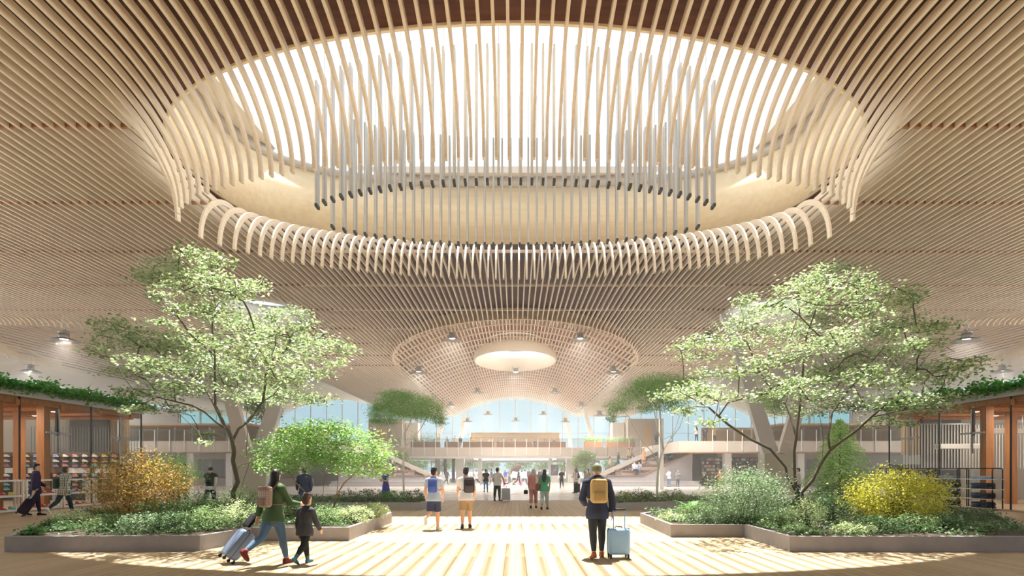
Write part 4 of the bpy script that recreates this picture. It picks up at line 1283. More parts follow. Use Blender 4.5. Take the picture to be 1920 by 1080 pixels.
# ---- shops at the sides
def shop(sg):
    side = 'left' if sg < 0 else 'right'
    def bx(mb, xa, xb, *r):
        a, b_ = sorted((sg * xa, sg * xb)); mb.box(a, b_, *r); return mb
    structure(bx(MB(), 20.4, 30.5, 16.0, 32.3, 4.72, 4.98).build('roof_shop_' + side, M_PALE))
    mb = MB()
    for i in range(30): bx(mb, 20.6 + i * .33, 20.72 + i * .33, 16.0, 32.2, 4.48, 4.72)
    for y in np.arange(17, 32.5, 2.4): bx(mb, 20.5, 30.4, y - .1, y + .1, 4.36, 4.6)
    structure(mb.build('ceiling_shop_' + side, M_POST))
    o = Vector((sg * 20.6, 24, 0))
    win = structure(empty('window_6' if sg < 0 else 'window_7', o))
    bx(MB(o), 20.52, 20.54, 16.5, 32.2, 0.03, 4.72).build('front_pane', glass('shop glass', (0.95, 0.962, 0.962), 0.10), win)
    bx(MB(o), 20.54, 27, 32.2, 32.22, 0.03, 4.72).build('end_pane', glass('shop glass', (0.95, 0.962, 0.962), 0.10), win)
    mb = MB(o)
    for y in (20.5, 24.3, 28.4, 32.2): bx(mb, 20.50, 20.56, y - .02, y + .02, 0.03, 4.72)
    mb.build('joint', M_BLACK, win)
    mb = MB(o)
    for y in (26.3, 30.4): bx(mb, 20.45, 20.6, y - .04, y + .04, 3.2, 4.4); 
    for y in (22.4, 26.3, 30.4): bx(mb, 20.44, 20.5, y - .7, y + .7, 3.28, 3.36); bx(mb, 20.44, 20.5, y - .04, y + .04, 2.4, 4.2)
    mb.build('steel_bracket', M_STEEL, win)
    for (x, y) in ((20.95, 23.65), (20.95, 26.05), (24.0, 28.4), (24.3, 25.6), (20.95, 19.5)):
        structure(bx(MB((sg * x, y, 0)), x - .17, x + .17, y - .17, y + .17, 0, 4.5).build('column_shop', M_POST))
    structure(bx(MB(), 20.3, 31, 16, 33.4, 0.0, 0.03).build('floor_shop_' + side, wood('shop floor', hexc(196, 170, 138), hexc(180, 152, 120), 'Y', 8, .5, .3)))
    # downlights in the timber ceiling
    for i, (x, y) in enumerate(((22.0, 24.9), (22.0, 28.0), (24.6, 26.6), (24.6, 30.0), (22.0, 21.5))):
        e = empty('downlight', (sg * x, y, 4.48), 'round downlight in the timber ceiling of the %s shop, %s from the front' % (side, ordn((2, 4, 3, 5, 1)[i])), 'ceiling light', 'round downlights in the shop ceilings')
        mb = MB(e.location); mb.lathe([(0, -.03), (.13, -.03), (.16, 0), (.16, .06)], e.location, 18); rim_ = mb.build('rim', M_STEEL, e)
        mb = MB(e.location); mb.lathe([(0, -.04), (.12, -.04), (.12, -.03)], e.location, 18); mb.build('lens', M_GLOW, e)
        ld = bpy.data.lights.new('shop_light', 'AREA'); ld.shape = 'DISK'; ld.size = .24; ld.energy = 55; ld.color = (1, .92, .8)
        lo_ = bpy.data.objects.new('shop_light', ld); COL.objects.link(lo_); lo_.location = (0, 0, -.05); lo_.parent = e
    # planted trough on the roof edge
    root = empty('roof_trough', (sg * 20.3, 24, 4.98), 'metal planting trough along the roof edge of the %s shop' % side, 'planter')
    mb = MB((sg * 20.3, 24, 4.98)); bx(mb, 20.05, 20.85, 16.0, 32.3, 4.98, 5.12); mb.build('trough', M_STEEL, root)
    g = np.random.default_rng(70 + sg); n = 7500
    y = g.uniform(16, 32.6, n); x = 20.35 + g.normal(0, .28, n); z = 5.1 + np.abs(g.normal(0, .16, n)) * (1 + .5 * np.sin(y * 2.3))
    hang = g.uniform(size=n) < .3
    x = np.where(hang, 19.98 + g.normal(0, .06, n), x); z = np.where(hang, 5.12 - np.abs(g.normal(0, .13, n)), z)
    pos = np.stack([sg * x, y, z], 1)
    tag(link_mesh('ivy', quads_mesh('ivy', leaf_quads(pos, .17, .7, .7, .2, None, g), 4), L_FRESH), 'bright green ivy spilling over the roof edge of the %s shop' % side, 'ivy', None, 'stuff')
both(shop)
# screens of upright rods inside the right shop
root = empty('rod_screen', (24, 31.4, 0), 'screen of thin white upright rods inside the right shop', 'screen')
mb = MB((24, 31.4, 0))
for i in range(46): mb.box(20.8 + i * .16, 20.83 + i * .16, 31.4, 31.43, 1.75, 4.1)
mb.build('rods', M_WFRAME, root)
mb = MB((24, 31.4, 0)); mb.box(20.7, 28.2, 31.35, 31.48, 1.68, 1.75); mb.box(20.7, 28.2, 31.35, 31.48, 4.1, 4.15)
for x in (20.8, 24.4, 28.1): mb.box(x - .04, x + .04, 31.36, 31.46, 0.03, 1.7)
mb.build('rails', M_STEEL, root)
root = empty('rod_screen', (-24, 32.6, 0), 'row of grey upright rods behind the shoe wall of the left shop', 'screen')
mb = MB((-24, 32.9, 0))
for i in range(40): mb.box(-20.9 - i * .16, -20.88 - i * .16, 32.9, 32.93, 2.5, 4.1)
mb.box(-27.4, -20.7, 32.86, 32.97, 2.45, 2.5)
for x in (-20.8, -27.3): mb.box(x - .04, x + .04, 32.87, 32.96, 0, 2.5)
mb.off = Vector((-24, 32.6, 0)); mb.build('rods', M_STEEL, root)
for (xa, z, y, lab) in ((24.2, 3.5, 29.6, 'white hanging shelf, the upper one inside the right shop'), (22.6, 2.75, 30.2, 'white hanging shelf, the lower one inside the right shop')):
    root = empty('hanging_shelf', (xa, y, z), lab, 'shelf', 'white hanging shelves in the right shop')
    mb = MB((xa, y, z)); mb.rbox(xa - .9, xa + 1.6, y - .3, y + .3, z, z + .25, .02); mb.build('shelf', M_WFRAME, root)
    mb = MB((xa, y, z))
    for x in (xa - .7, xa + 1.4): mb.cyl((x, y, z + .25), (x, y, 4.4), .012, 6)
    mb.build('rod', M_STEEL, root)

# ---- shoe wall and white shoe racks (left shop)
root = empty('shoe_wall', (-24.4, 31.5, 0.03), 'brown display wall with rows of sports shoes in the left shop', 'display wall')
o = root.location
mb = MB(o); mb.box(-27.6, -21.4, 31.6, 31.75, 0.03, 2.62); mb.build('back_panel', wood('brown display boarding', hexc(120, 96, 78), hexc(98, 76, 62), 'X', 6, .6), root)
mb = MB(o); mb.box(-27.6, -21.4, 31.58, 31.6, 0.03, 1.5); mb.build('dark_panel', M_BLACK, root)
ZR = [2.36, 2.10, 1.86, 1.32, 1.08, 0.84, 0.60]
XS = [-27.25 + i * .525 for i in range(12)]
lg = MB(); lg.box(-.19, .19, -.26, 0, -.03, 0); lme = lg.mesh('ledge'); lme.materials.append(M_BLACK)
for z in ZR:
    for x in XS: link_mesh('ledge', lme, None, root, (x - o.x, 31.58 - o.y, z - o.z))
sh_cols = [(238, 236, 230), (236, 220, 70), (232, 110, 60), (90, 190, 200), (200, 60, 60), (120, 150, 200), (235, 160, 170), (90, 170, 120), (160, 90, 160), (240, 140, 60)]
sh_names = ['white', 'yellow', 'orange', 'turquoise', 'red', 'blue', 'pink', 'green', 'purple', 'amber']
def shoe_meshes():
    up = MB(); up.loft([((-.14, 0, .075), (0, 0, .055), (0, .042, 0)), ((-.10, 0, .09), (0, 0, .07), (0, .045, 0)), ((-.02, 0, .075), (0, 0, .055), (0, .043, 0)), ((.05, 0, .055), (0, 0, .035), (0, .05, 0)), ((.12, 0, .045), (0, 0, .026), (0, .045, 0)), ((.155, 0, .04), (0, 0, .012), (0, .02, 0))], 12)
    so = MB(); so.loft([((0, 0, .0), (.165, 0, 0), (0, .052, 0)), ((0, 0, .028), (.168, 0, 0), (0, .055, 0))], 16)
    la = MB(); la.bar((.0, 0, .125), (.08, 0, .085), .05, .012)
    return up.mesh('upper', True), so.mesh('sole', True), la.mesh('laces')
su, ss, sl = shoe_meshes()
ss.materials.append(M_WFRAME); sl.materials.append(M_WFRAME)
s_up = []
for i, q in enumerate(sh_cols):
    m_ = su.copy(); m_.materials.append(plain('shoe ' + sh_names[i], hexc(*q), .5, var=0.03)); s_up.append(m_)
def shoe(i, loc, rz, label, group):
    e = empty('sports_shoe', loc, label, 'shoe', group, None, rz)
    u_ = link_mesh('upper', s_up[i], None, e); link_mesh('sole', ss, None, e); link_mesh('laces', sl, None, u_)
PAL = [[0, 0, 1, 5, 6, 5, 0, 6, 0, 0, 1, 2], [6, 0, 2, 5, 5, 0, 4, 0, 0, 2, 4, 0], [4, 4, 3, 7, 2, 8, 6, 8, 4, 3, 7, 2], [0, 9, 4, 8, 6, 2, 0, 4, 5, 3, 2, 0], [4, 2, 4, 0, 5, 4, 2, 7, 8, 2, 4, 0], [3, 3, 5, 4, 2, 0, 7, 2, 3, 5, 0, 2], [7, 6, 0, 4, 5, 7, 2, 8, 0, 4, 3, 2]]
for r, z in enumerate(ZR):
    for i, x in enumerate(XS):
        cidx = PAL[r][i]
        shoe(cidx, (x, 31.45, z), 0, '%s sports shoe, %s row from the top, %s from the left on the shoe wall' % (sh_names[cidx], ordn(r + 1), ordn(i + 1)), 'shoes on the brown display wall')
for k, (xa, xb) in enumerate(((-27.45, -26.6), (-26.2, -25.1), (-24.2, -22.9), (-22.6, -21.5))):
    rr = empty('picture', ((xa + xb) / 2, 31.5, 1.5), '%s pale picture panel from the left in the middle of the shoe wall' % ordn(k + 1), 'picture', 'picture panels on the shoe wall')
    mb = MB(rr.location); mb.box(xa, xb, 31.53, 31.58, 1.5, 1.78); mb.build('board', M_WFRAME, rr)
    mb = MB(rr.location); mb.box(xb - .35, xb - .05, 31.52, 31.53, 1.53, 1.75); mb.build('picture', plain('panel picture %d' % k, hexc(*((230, 200, 90), (225, 180, 170), (220, 190, 185), (235, 205, 120))[k]), .6), rr)
def white_rack(k, y0, y1):
    x0, x1 = -20.35, -20.02
    rr = empty('shoe_rack', (-20.18, (y0 + y1) / 2, 0), '%s white framed shoe rack from the front along the left shop window' % ordn(k), 'shoe rack', 'white shoe racks along the left shop window')
    for x in (x0, x1):
        for y in (y0 + .04, y1 - .04):
            mb = MB(rr.location); mb.box(x - .03, x + .03, y - .04, y + .04, 0, 1.28); mb.build('post', M_WFRAME, rr)
    for z in (0.04, 0.62, 1.24):
        mb = MB(rr.location); mb.box(x0, x1, y0, y1, z - .03, z + .03); mb.build('shelf', M_WFRAME, rr)
    n = 0
    for z in (0.07, 0.65):
        for j in range(4):
            n += 1
            shoe((k * 3 + j * 2 + (4 if z < .1 else 2)) % 10 if j % 2 else 4, (-20.18, y0 + .28 + j * .42, z), 0.0, '%s shoe from the front on the %s shelf of the %s white rack' % (ordn(j + 1), 'bottom' if z < .1 else 'middle', ordn(k)), 'shoes on the white racks')
for k in range(4): white_rack(k + 1, 22.0 + k * 2.0, 23.9 + k * 2.0)

# ---- jeans racks (right shop)
M_JD = [plain('dark denim', hexc(62, 70, 88), .85, var=.15, scale=20), plain('mid denim', hexc(86, 104, 134), .85, var=.15, scale=20), plain('light denim', hexc(150, 176, 206), .85, var=.12, scale=20)]
jm = []
for m_ in M_JD:
    mb = MB(); mb.rbox(-.17, .17, -.2, .2, 0, .05, .024); mb.rbox(-.165, .15, -.19, .19, .028, .062, .016); me = mb.mesh('folded_jeans', True); me.materials.append(m_); jm.append(me)
g = np.random.default_rng(15)
for k in range(4):
    y0 = 24.5 + 1.95 * k; y1 = y0 + 1.9; x0, x1 = 19.95, 20.38
    rr = empty('clothes_rack', (20.15, (y0 + y1) / 2, 0), '%s black framed clothes rack from the front along the right shop window' % ordn(k + 1), 'clothes rack', 'black clothes racks along the right shop window')
    for y in (y0 + .03, y1 - .03):
        mb = MB(rr.location); mb.tube([(x0, y, 0), (x0, y, 1.68), (x0 + .06, y, 1.74), (x1 - .06, y, 1.74), (x1, y, 1.68), (x1, y, 0)], .025, 8); mb.build('hoop', M_BLACK, rr, True)
    mb = MB(rr.location); mb.cyl((x0 + .2, y0, 1.74), (x0 + .2, y1, 1.74), .018, 8); mb.build('top_bar', M_BLACK, rr)
    for z in (0.05, .44, .86, 1.28):
        mb = MB(rr.location); mb.box(x0 - .04, x1 + .04, y0 - .0, y1 + .0, z - .025, z); mb.build('shelf', M_WFRAME, rr)
    for s_, z in enumerate((0.05, .44, .86, 1.28)):
        for j, yy in enumerate((y0 + .5, y0 + 1.05)):
            cnt = 4 if s_ < 3 else 2
            if k > 1 and s_ < 2: continue
            for i in range(cnt):
                o = link_mesh('folded_jeans', jm[2 if s_ == 3 else (0 if g.uniform() < .7 else 1)], None, None, (20.16 + g.normal(0, .012), yy + g.normal(0, .012), z + i * .064))
                o.rotation_euler = (0, 0, PI / 2 + g.normal(0, .04))
                tag(o, '%s folded jeans up in the %s stack, %s shelf up, %s black rack' % (ordn(i + 1), 'front' if j == 0 else 'rear', ordn(s_ + 1), ordn(k + 1)), 'jeans', 'folded jeans on the black racks')

R_ = math.radians
# ---- pendant lamps
def ceil_z(x, y):
    if in_vault(x) and y > vault_near(x): return H + rise(x - bay_of(x))
    return H
lb = MB(); lb.lathe([(0, -.12), (.24, -.12), (.3, -.06), (.3, .22), (.25, .26), (.33, .3), (.33, .36), (.1, .42), (0, .44)], n=18); l_body = lb.mesh('body', True)
l_body.materials.append(plain('lamp steel', hexc(150, 146, 140), .3, .7))
lr = MB(); lr.lathe([(.3, -.06), (.45, -.09), (.86, -.24), (.88, -.27), (.44, -.115), (.3, -.1)], n=24); l_ref = lr.mesh('reflector', True); l_ref.materials.append(plain('lamp reflector', hexc(128, 122, 114), .35, .4))
la = MB()
for a in range(4):
    q = a * PI / 2 + PI / 4; la.bar((math.cos(q) * .3, math.sin(q) * .3, .33), (math.cos(q) * .62, math.sin(q) * .62, .42), .05, .03)
l_arm = la.mesh('arms'); l_arm.materials.append(M_STEEL)
lo = MB(); lo.lathe([(0, -.135), (.23, -.135), (.23, -.12), (0, -.12)], n=18); l_glow = lo.mesh('bulb'); l_glow.materials.append(M_GLOW)
LAMPS = [(120, 632, 'left hand side ceiling, nearest'), (57, 692, 'far left ceiling, above the shop ivy'), (165, 734, 'left ceiling, just above the far end of the ivy'), (1812, 632, 'right hand side ceiling, nearest'), (1880, 692, 'far right ceiling, above the shop ivy'),
         (848, 632, 'middle vault, upper left of the round opening'), (1088, 632, 'middle vault, upper right of the round opening'), (785, 694, 'middle vault, left edge'), (967, 696, 'middle vault, just below the round opening'), (1150, 694, 'middle vault, right edge'),
         (895, 733, 'middle vault, left of centre in the third row'), (1040, 733, 'middle vault, right of centre in the third row'), (845, 758, 'middle vault, left in the fourth row'), (1090, 758, 'middle vault, right in the fourth row'),
         (1330, 632, 'flat ceiling beside the right slanting column'), (602, 634, 'flat ceiling beside the left slanting column'), (1330, 700, 'flat ceiling behind the right slanting column'),
         (915, 775, 'before the far window, upper left'), (1019, 775, 'before the far window, upper right'), (877, 788, 'before the far window, lower left'), (967, 787, 'before the far window, middle'), (1060, 788, 'before the far window, lower right'), (1124, 776, 'before the far window, beyond the right vault edge')]
for (px, py, lab) in LAMPS:
    best = None
    for d in np.arange(30, 108, .25):
        p = W(px, py, d); cz = ceil_z(p.x, d)
        drop = cz - p.z
        err = abs(drop - (1.35 if py < 765 else 3.2))
        if py < 690 and 700 < px < 1200: err = abs(drop - 0.9)
        if best is None or err < best[0]: best = (err, d, p, cz)
    _, d, p, cz = best
    e = empty('pendant_lamp', p, 'steel pendant lamp with glowing underside, ' + lab, 'lamp', 'steel pendant lamps')
    ob_ = link_mesh('body', l_body, None, e)
    link_mesh('reflector', l_ref, None, e); link_mesh('arms', l_arm, None, ob_); link_mesh('bulb', l_glow, None, ob_)
    mb = MB(p)
    for a in range(3):
        q = a * 2.094 + .5; mb.cyl(p + Vector((math.cos(q) * .3, math.sin(q) * .3, .36)), Vector((p.x + math.cos(q) * .1, p.y + math.sin(q) * .1, cz + .1)), .011, 5)
    mb.build('cables', M_WHITE, e)
    if d > 36 and not (px in (602, 1330) and py < 640):
        ld = bpy.data.lights.new('lamp_light', 'AREA'); ld.shape = 'DISK'; ld.size = .44; ld.energy = LAMP_W; ld.color = (1, .95, .87); ld.spread = R_(150)
        lo_ = bpy.data.objects.new('lamp_light', ld); COL.objects.link(lo_); lo_.location = (0, 0, -.14); lo_.parent = e
# ================================================================== people
def rotx(v, a):
    c, s = math.cos(a), math.sin(a)
    return Vector((v.x, v.y * c - v.z * s, v.y * s + v.z * c))
R_ = math.radians
POSES = {
 # legs: (hip flex, knee flex, foot pitch [toe down +], splay); arms: (flex, abduct, elbow, inward)
 'stand':  dict(L=(2, 2, 0, 3), R=(-3, 1, 0, 3), AL=(2, 9, 14, 5), AR=(0, 9, 12, 5)),
 'walk':   dict(L=(-24, 30, 48, 1), R=(18, 4, -6, 1), AL=(18, 8, 20, 5), AR=(-16, 8, 14, 5)),
 'walk2':  dict(L=(16, 5, -4, 1), R=(-20, 26, 40, 1), AL=(-14, 9, 16, 5), AR=(16, 9, 22, 5)),
 'step':   dict(L=(-10, 8, 10, 2), R=(9, 4, 0, 2), AL=(6, 9, 14, 5), AR=(-6, 9, 14, 5)),
 'kick':   dict(L=(-14, 58, 62, 1), R=(8, 6, 0, 1), AL=(-6, 12, 20, 4), AR=(8, 8, 18, 5)),
 'pull_r': dict(L=(-14, 8, 12, 2), R=(10, 4, 0, 2), AL=(10, 14, 48, 20), AR=(-10, 16, 4, 0)),
 'pull_l': dict(L=(-26, 34, 50, 1), R=(16, 4, -4, 1), AL=(-22, 14, 6, 0), AR=(28, 10, 55, 5)),
 'phone':  dict(L=(0, 2, 0, 3), R=(4, 4, 0, 3), AL=(30, 6, 90, 25), AR=(26, 6, 95, 25)),
 'call':   dict(L=(0, 2, 0, 3), R=(4, 4, 0, 3), AL=(2, 9, 14, 5), AR=(40, 30, 135, 15)),
 'fold':   dict(L=(0, 2, 0, 3), R=(3, 3, 0, 3), AL=(20, 6, 92, 55), AR=(20, 6, 92, 55)),
 'sit':    dict(L=(84, 84, 0, 5), R=(80, 78, 0, 5), AL=(28, 8, 50, 20), AR=(24, 8, 55, 20)),
 'carry':  dict(L=(-16, 12, 16, 1), R=(12, 3, 0, 1), AL=(8, 10, 14, 5), AR=(12, 10, 62, 15)),
 'reach_r': dict(L=(-4, 2, 0, 4), R=(4, 2, 0, 4), AL=(4, 9, 16, 5), AR=(14, 24, 14, 0)),
}
def limb(mb, pts, rs, n=12, flat=1.0):
    """tapering limb with rounded joints"""
    mb.tube(pts, rs, n, True, flat)
    for p, r in zip(pts, rs): mb.ell(p, r * 1.0, 10, 8)

class Fig:
    """joint positions of a posed figure, local frame: x right, y forward, z up"""
    def __init__(s, h, pose, fem=False, child=False, lean=3.0, turn=0.0):
        P = POSES[pose]; s.h = h; s.fem = fem; s.child = child
        hh = 0.50 * h if child else 0.52 * h
        th, sh, ak = (0.235 * h, 0.225 * h, 0.04 * h) if child else (0.245 * h, 0.235 * h, 0.04 * h)
        s.leg = {}
        for side, sg in (('L', -1), ('R', 1)):
            a, k, fp, sp = P[side]
            hip = Vector((sg * 0.048 * h, 0, hh))
            d1 = rotx(Vector((sg * math.sin(R_(sp)), 0, -math.cos(R_(sp)))), R_(a))
            kn = hip + d1 * th
            d2 = rotx(Vector((sg * math.sin(R_(sp)) * .4, 0, -1)), R_(a - k)).normalized()
            an = kn + d2 * sh
            fd = rotx(Vector((sg * 0.12, 1, 0)), -R_(fp)).normalized()
            s.leg[side] = [hip, kn, an, fd]
        low = 1e9
        for side in 'LR':
            hip, kn, an, fd = s.leg[side]
            toe = an + fd * (0.10 * h) + Vector((0, 0, -0.035 * h * fd.y))
            low = min(low, toe.z - .0 * h, an.z - ak)
        dz = -low
        if pose == 'sit': dz = -min(s.leg['L'][2].z, s.leg['R'][2].z) + ak
        for side in 'LR':
            for i in range(3): s.leg[side][i].z += dz
        s.pel = Vector((0, 0, hh + dz))
        up = rotx(Vector((0, 0, 1)), -R_(lean)); s.up = up; s.fw = rotx(Vector((0, 1, 0)), -R_(lean))
        hs = 0.92 if child else 1.0
        s.waist = s.pel + up * (0.10 * h * hs); s.chest = s.pel + up * (0.21 * h * hs)
        s.sho = s.pel + up * (0.292 * h * hs); s.neck = s.pel + up * (0.325 * h * hs)
        s.hs = (1.28 if child else 1.0) * h
        s.head = s.neck + up * (0.035 * s.hs) + Vector((0, 0.006 * h, 0.055 * s.hs)); s.turn = R_(turn)
        sw = (0.098 if fem else 0.112) * h * (0.92 if child else 1)
        s.sw = sw; s.arm = {}
        for side, sg, key in (('L', -1, 'AL'), ('R', 1, 'AR')):
            a, b, e, inw = P[key]
            S = s.sho + Vector((sg * sw, 0, -0.012 * h))
            d1 = rotx(Vector((sg * math.sin(R_(b)), 0, -math.cos(R_(b)))), R_(a + lean * .5))
            E = S + d1 * (0.172 * h)
            d2 = rotx(Vector((-sg * math.sin(R_(inw)), 0, -math.cos(R_(inw)))), R_(a + e)).normalized()
            Wr = E + d2 * (0.148 * h)
            s.arm[side] = [S, E, Wr, d2]

    def torso(s, mb, g=0.0, lo=-0.05, hi=0.33, wide=1.0, flare=0.0):
        """trunk of elliptical rings, g = garment thickness"""
        h = s.h; f = s.fem
        prof = [(-0.10, .075, .055), (-0.06, .088, .066), (-0.02, .095 if f else .092, .070), (0.03, .088, .064), (0.09, .074 if f else .080, .056), (0.15, .080 if f else .088, .060), (0.21, .088 if f else .098, .064),
                (0.26, .086 if f else .100, .058), (0.295, .074 if f else .086, .046), (0.325, .036, .036), (0.345, .031, .033)]
        rings = []
        for t, rx, ry in prof:
            if t < lo - 1e-6 or t > hi + 1e-6: continue
            e = flare * max(0, 0.09 - t)
            c = s.pel + s.up * (t * h * (0.92 if s.child else 1))
            rings.append((c, Vector(((rx * wide + g + e) * h, 0, 0)), s.fw * ((ry * wide + g + e) * h)))
        mb.loft(rings, 20)
        if hi > 0.28:
            for sg in (-1, 1):   # shoulders
                S = s.arm['L' if sg < 0 else 'R'][0]
                mb.tube([s.sho + s.up * (0.012 * h), S], [(0.045 + g) * h, (0.033 + g) * h], 12); mb.ell(S, (0.034 + g) * h, 12, 8)
    def arms(s, mb, g=0.0, f1=1.0, f2=1.0, wide=1.0):
        h = s.h
        for side in 'LR':
            S, E, Wr, d = s.arm[side]
            r = [x * h * wide + g * h for x in (.031, .026, .025, .017)]
            if f1 < 1:
                q = S.lerp(E, f1); mb.tube([S, q], [r[0], r[1] * 1.06], 12); mb.ell(S, r[0], 10, 8); continue
            mid = E.lerp(Wr, .3); end = E.lerp(Wr, f2)
            mb.tube([S, S.lerp(E, .5), E], [r[0], (r[0] + r[1]) / 2, r[1]], 12); mb.ell(S, r[0], 10, 8); mb.ell(E, r[1] * 1.02, 10, 8)
            mb.tube([E, mid, end], [r[1], r[2], r[3]], 12)
    def hands(s, mb):
        h = s.h
        for side, sg in (('L', -1), ('R', 1)):
            S, E, Wr, d = s.arm[side]
            # palm faces inward to the body
            nrm = (Vector((-sg, 0, 0)) - d * d.dot(Vector((-sg, 0, 0)))).normalized()
            sd = d.cross(nrm).normalized()
            if sd.y < 0: sd = -sd       # thumb side forward
            M = Matrix((sd, nrm, d)).transposed()
            c = Wr + d * (0.026 * h)
            mb.ell(c, (0.024 * h, 0.011 * h, 0.030 * h), 12, 8, M)
            mb.tube([Wr - d * .01 * h, Wr + d * 0.015 * h], [.016 * h, .017 * h], 10)
            for k, (o, L) in enumerate(((.018, .042), (.006, .048), (-.006, .045), (-.017, .035))):
                p0 = Wr + d * (0.048 * h) + sd * (o * h)
                p1 = p0 + d * (L * .5 * h) + nrm * (.006 * h)
                p2 = p1 + (d * .7 + nrm * .7).normalized() * (L * .5 * h)
                mb.tube([p0 - d * .01 * h, p0, p1, p2], [.0056 * h, .0056 * h, .0050 * h, .0040 * h], 8); mb.ell(p2, .0042 * h, 8, 6)
            t0 = Wr + d * (0.016 * h) + sd * (.016 * h); t1 = t0 + (sd * .75 + d * .65).normalized() * (.022 * h) + nrm * .004 * h
            t2 = t1 + (d * .85 + nrm * .5).normalized() * (.02 * h)
            mb.tube([t0, t1, t2], [.0075 * h, .0062 * h, .0048 * h], 8); mb.ell(t2, .0050 * h, 8, 6)
    def legs(s, mb, g=0.0, f=1.0, wide=1.0, flare=0.0):
        """f: how far down (0..1 knee .. 2 ankle)"""
        h = s.h
        for side in 'LR':
            hip, kn, an, fd = s.leg[side]
            r0, r1, r2, r3 = [x * h * wide + g * h for x in (.056, .037, .036, .021)]
            if f <= 1:
                q = hip.lerp(kn, f); mb.ell(hip, r0, 12, 8); mb.tube([hip, hip.lerp(kn, .5 * f), q], [r0, (r0 + r1) * .5 + .004 * h, r1 + flare * h + (1 - f) * .008 * h], 14); continue
            mb.ell(hip, r0, 12, 8); mb.tube([hip, hip.lerp(kn, .5), kn], [r0, (r0 + r1) * .52, r1], 14); mb.ell(kn, r1, 12, 8)
            e = f - 1; back = Vector((0, -.006 * h, 0)); q = kn.lerp(an, e)
            if e > .35: mb.tube([kn, kn.lerp(an, .3) + back, kn.lerp(an, .65 * max(e, .5)), q], [r1, r2 + flare * .3 * h, (r2 + r3) * .5 + flare * .7 * h, r3 + flare * h], 14)
            else: mb.tube([kn, q], [r1, r2], 14)
    def headshape(s, mb):
        H_ = s.hs; c = s.head
        Rm = Matrix.Rotation(s.turn, 3, 'Z')
        def p(x, y, z): return c + Rm @ Vector((x * H_, y * H_, z * H_))
        mb.tube([s.neck - s.up * .03 * s.h, s.neck.lerp(c, .55)], [.034 * s.h, .029 * s.h if s.fem else .032 * s.h], 12)
        mb.ell(p(0, -.004, .012), (.0445 * H_, .055 * H_, .056 * H_), 16, 12, Rm)
        mb.ell(p(0, .012, -.03), (.035 * H_, .038 * H_, .036 * H_), 14, 10, Rm)       # jaw
        mb.ell(p(0, .036, -.052), (.015 * H_, .013 * H_, .011 * H_), 10, 8, Rm)      # chin
        mb.tube([p(0, .047, .006), p(0, .058, -.014), p(0, .05, -.02)], [.005 * H_, .0085 * H_, .006 * H_], 8)   # nose
        mb.ell(p(0, .046, -.036), (.014 * H_, .006 * H_, .006 * H_), 10, 6, Rm)      # lips
        for sg in (-1, 1):
            mb.ell(p(sg * .045, -.004, -.008), (.006 * H_, .012 * H_, .018 * H_), 8, 8, Rm)   # ears
            mb.ell(p(sg * .018, .044, .012), (.012 * H_, .006 * H_, .005 * H_), 8, 6, Rm)     # brow
    def eyes(s, mb):
        H_ = s.hs; Rm = Matrix.Rotation(s.turn, 3, 'Z')
        for sg in (-1, 1): mb.ell(s.head + Rm @ Vector((sg * .018 * H_, .046 * H_, .002 * H_)), (.008 * H_, .005 * H_, .005 * H_), 10, 8, Rm)
    def shoe(s, mb, side, size=1.0, boot=False):
        h = s.h; hip, kn, an, fd = s.leg[side]
        upv = Vector((fd.x * -fd.z, -fd.z * fd.y, 1 - fd.z * fd.z)).normalized() if abs(fd.z) < .99 else Vector((0, 1, 0))
        sd = fd.cross(upv).normalized()
        def ring(f, z, rx, rz): return (an + fd * (f * h) + upv * (z * h), sd * (rx * h * size), upv * (rz * h * size))
        mb.loft([ring(-.042, -.020, .012, .014), ring(-.034, -.014, .022, .026), ring(-.01, -.010, .026, .030), ring(.03, -.018, .027, .022), ring(.07, -.024, .029, .016), ring(.10, -.027, .022, .012), ring(.112, -.028, .010, .006)], 14)
        mb.loft([ring(-.044, -.036, .02, .005), ring(0, -.037, .028, .006), ring(.06, -.037, .031, .006), ring(.108, -.036, .016, .005)], 12)
        top = .13 if boot else .02
        d = (kn - an).normalized()
        mb.tube([an - d * .015 * h, an + d * top * h], [.026 * h, (.034 if boot else .027) * h], 14)
    def hair(s, mb, style):
        H_ = s.hs; c = s.head; Rm = Matrix.Rotation(s.turn, 3, 'Z')
        def p(x, y, z): return c + Rm @ Vector((x * H_, y * H_, z * H_))
        if style in ('short', 'long', 'bun', 'bob', 'tail'):
            mb.ell(p(0, -.013, .020), (.049 * H_, .053 * H_, .054 * H_), 16, 12, Rm)
            mb.ell(p(0, -.022, -.006), (.047 * H_, .042 * H_, .048 * H_), 14, 10, Rm)
            mb.ell(p(0, .022, .050), (.036 * H_, .030 * H_, .020 * H_), 12, 8, Rm)
            if style == 'short':
                for i in range(9):
                    a = i * .7; mb.ell(p(.028 * math.cos(a), -.005 + .03 * math.sin(a), .062 + .004 * (i % 3)), (.016 * H_, .016 * H_, .012 * H_), 8, 6, Rm)
        if style == 'long':
            b = s.chest - s.fw * .07 * s.h
            mb.loft([(p(0, -.02, .02), Rm @ Vector((.047 * H_, 0, 0)), Rm @ Vector((0, .04 * H_, 0))), (p(0, -.028, -.05), Rm @ Vector((.052 * H_, 0, 0)), Rm @ Vector((0, .032 * H_, 0))),
                     (s.sho - s.fw * .062 * s.h, Vector((.062 * H_, 0, 0)), s.fw * .022 * H_), (b + s.up * .02 * s.h, Vector((.056 * H_, 0, 0)), s.fw * .018 * H_), (b - s.up * .05 * s.h, Vector((.03 * H_, 0, 0)), s.fw * .012 * H_)], 14)
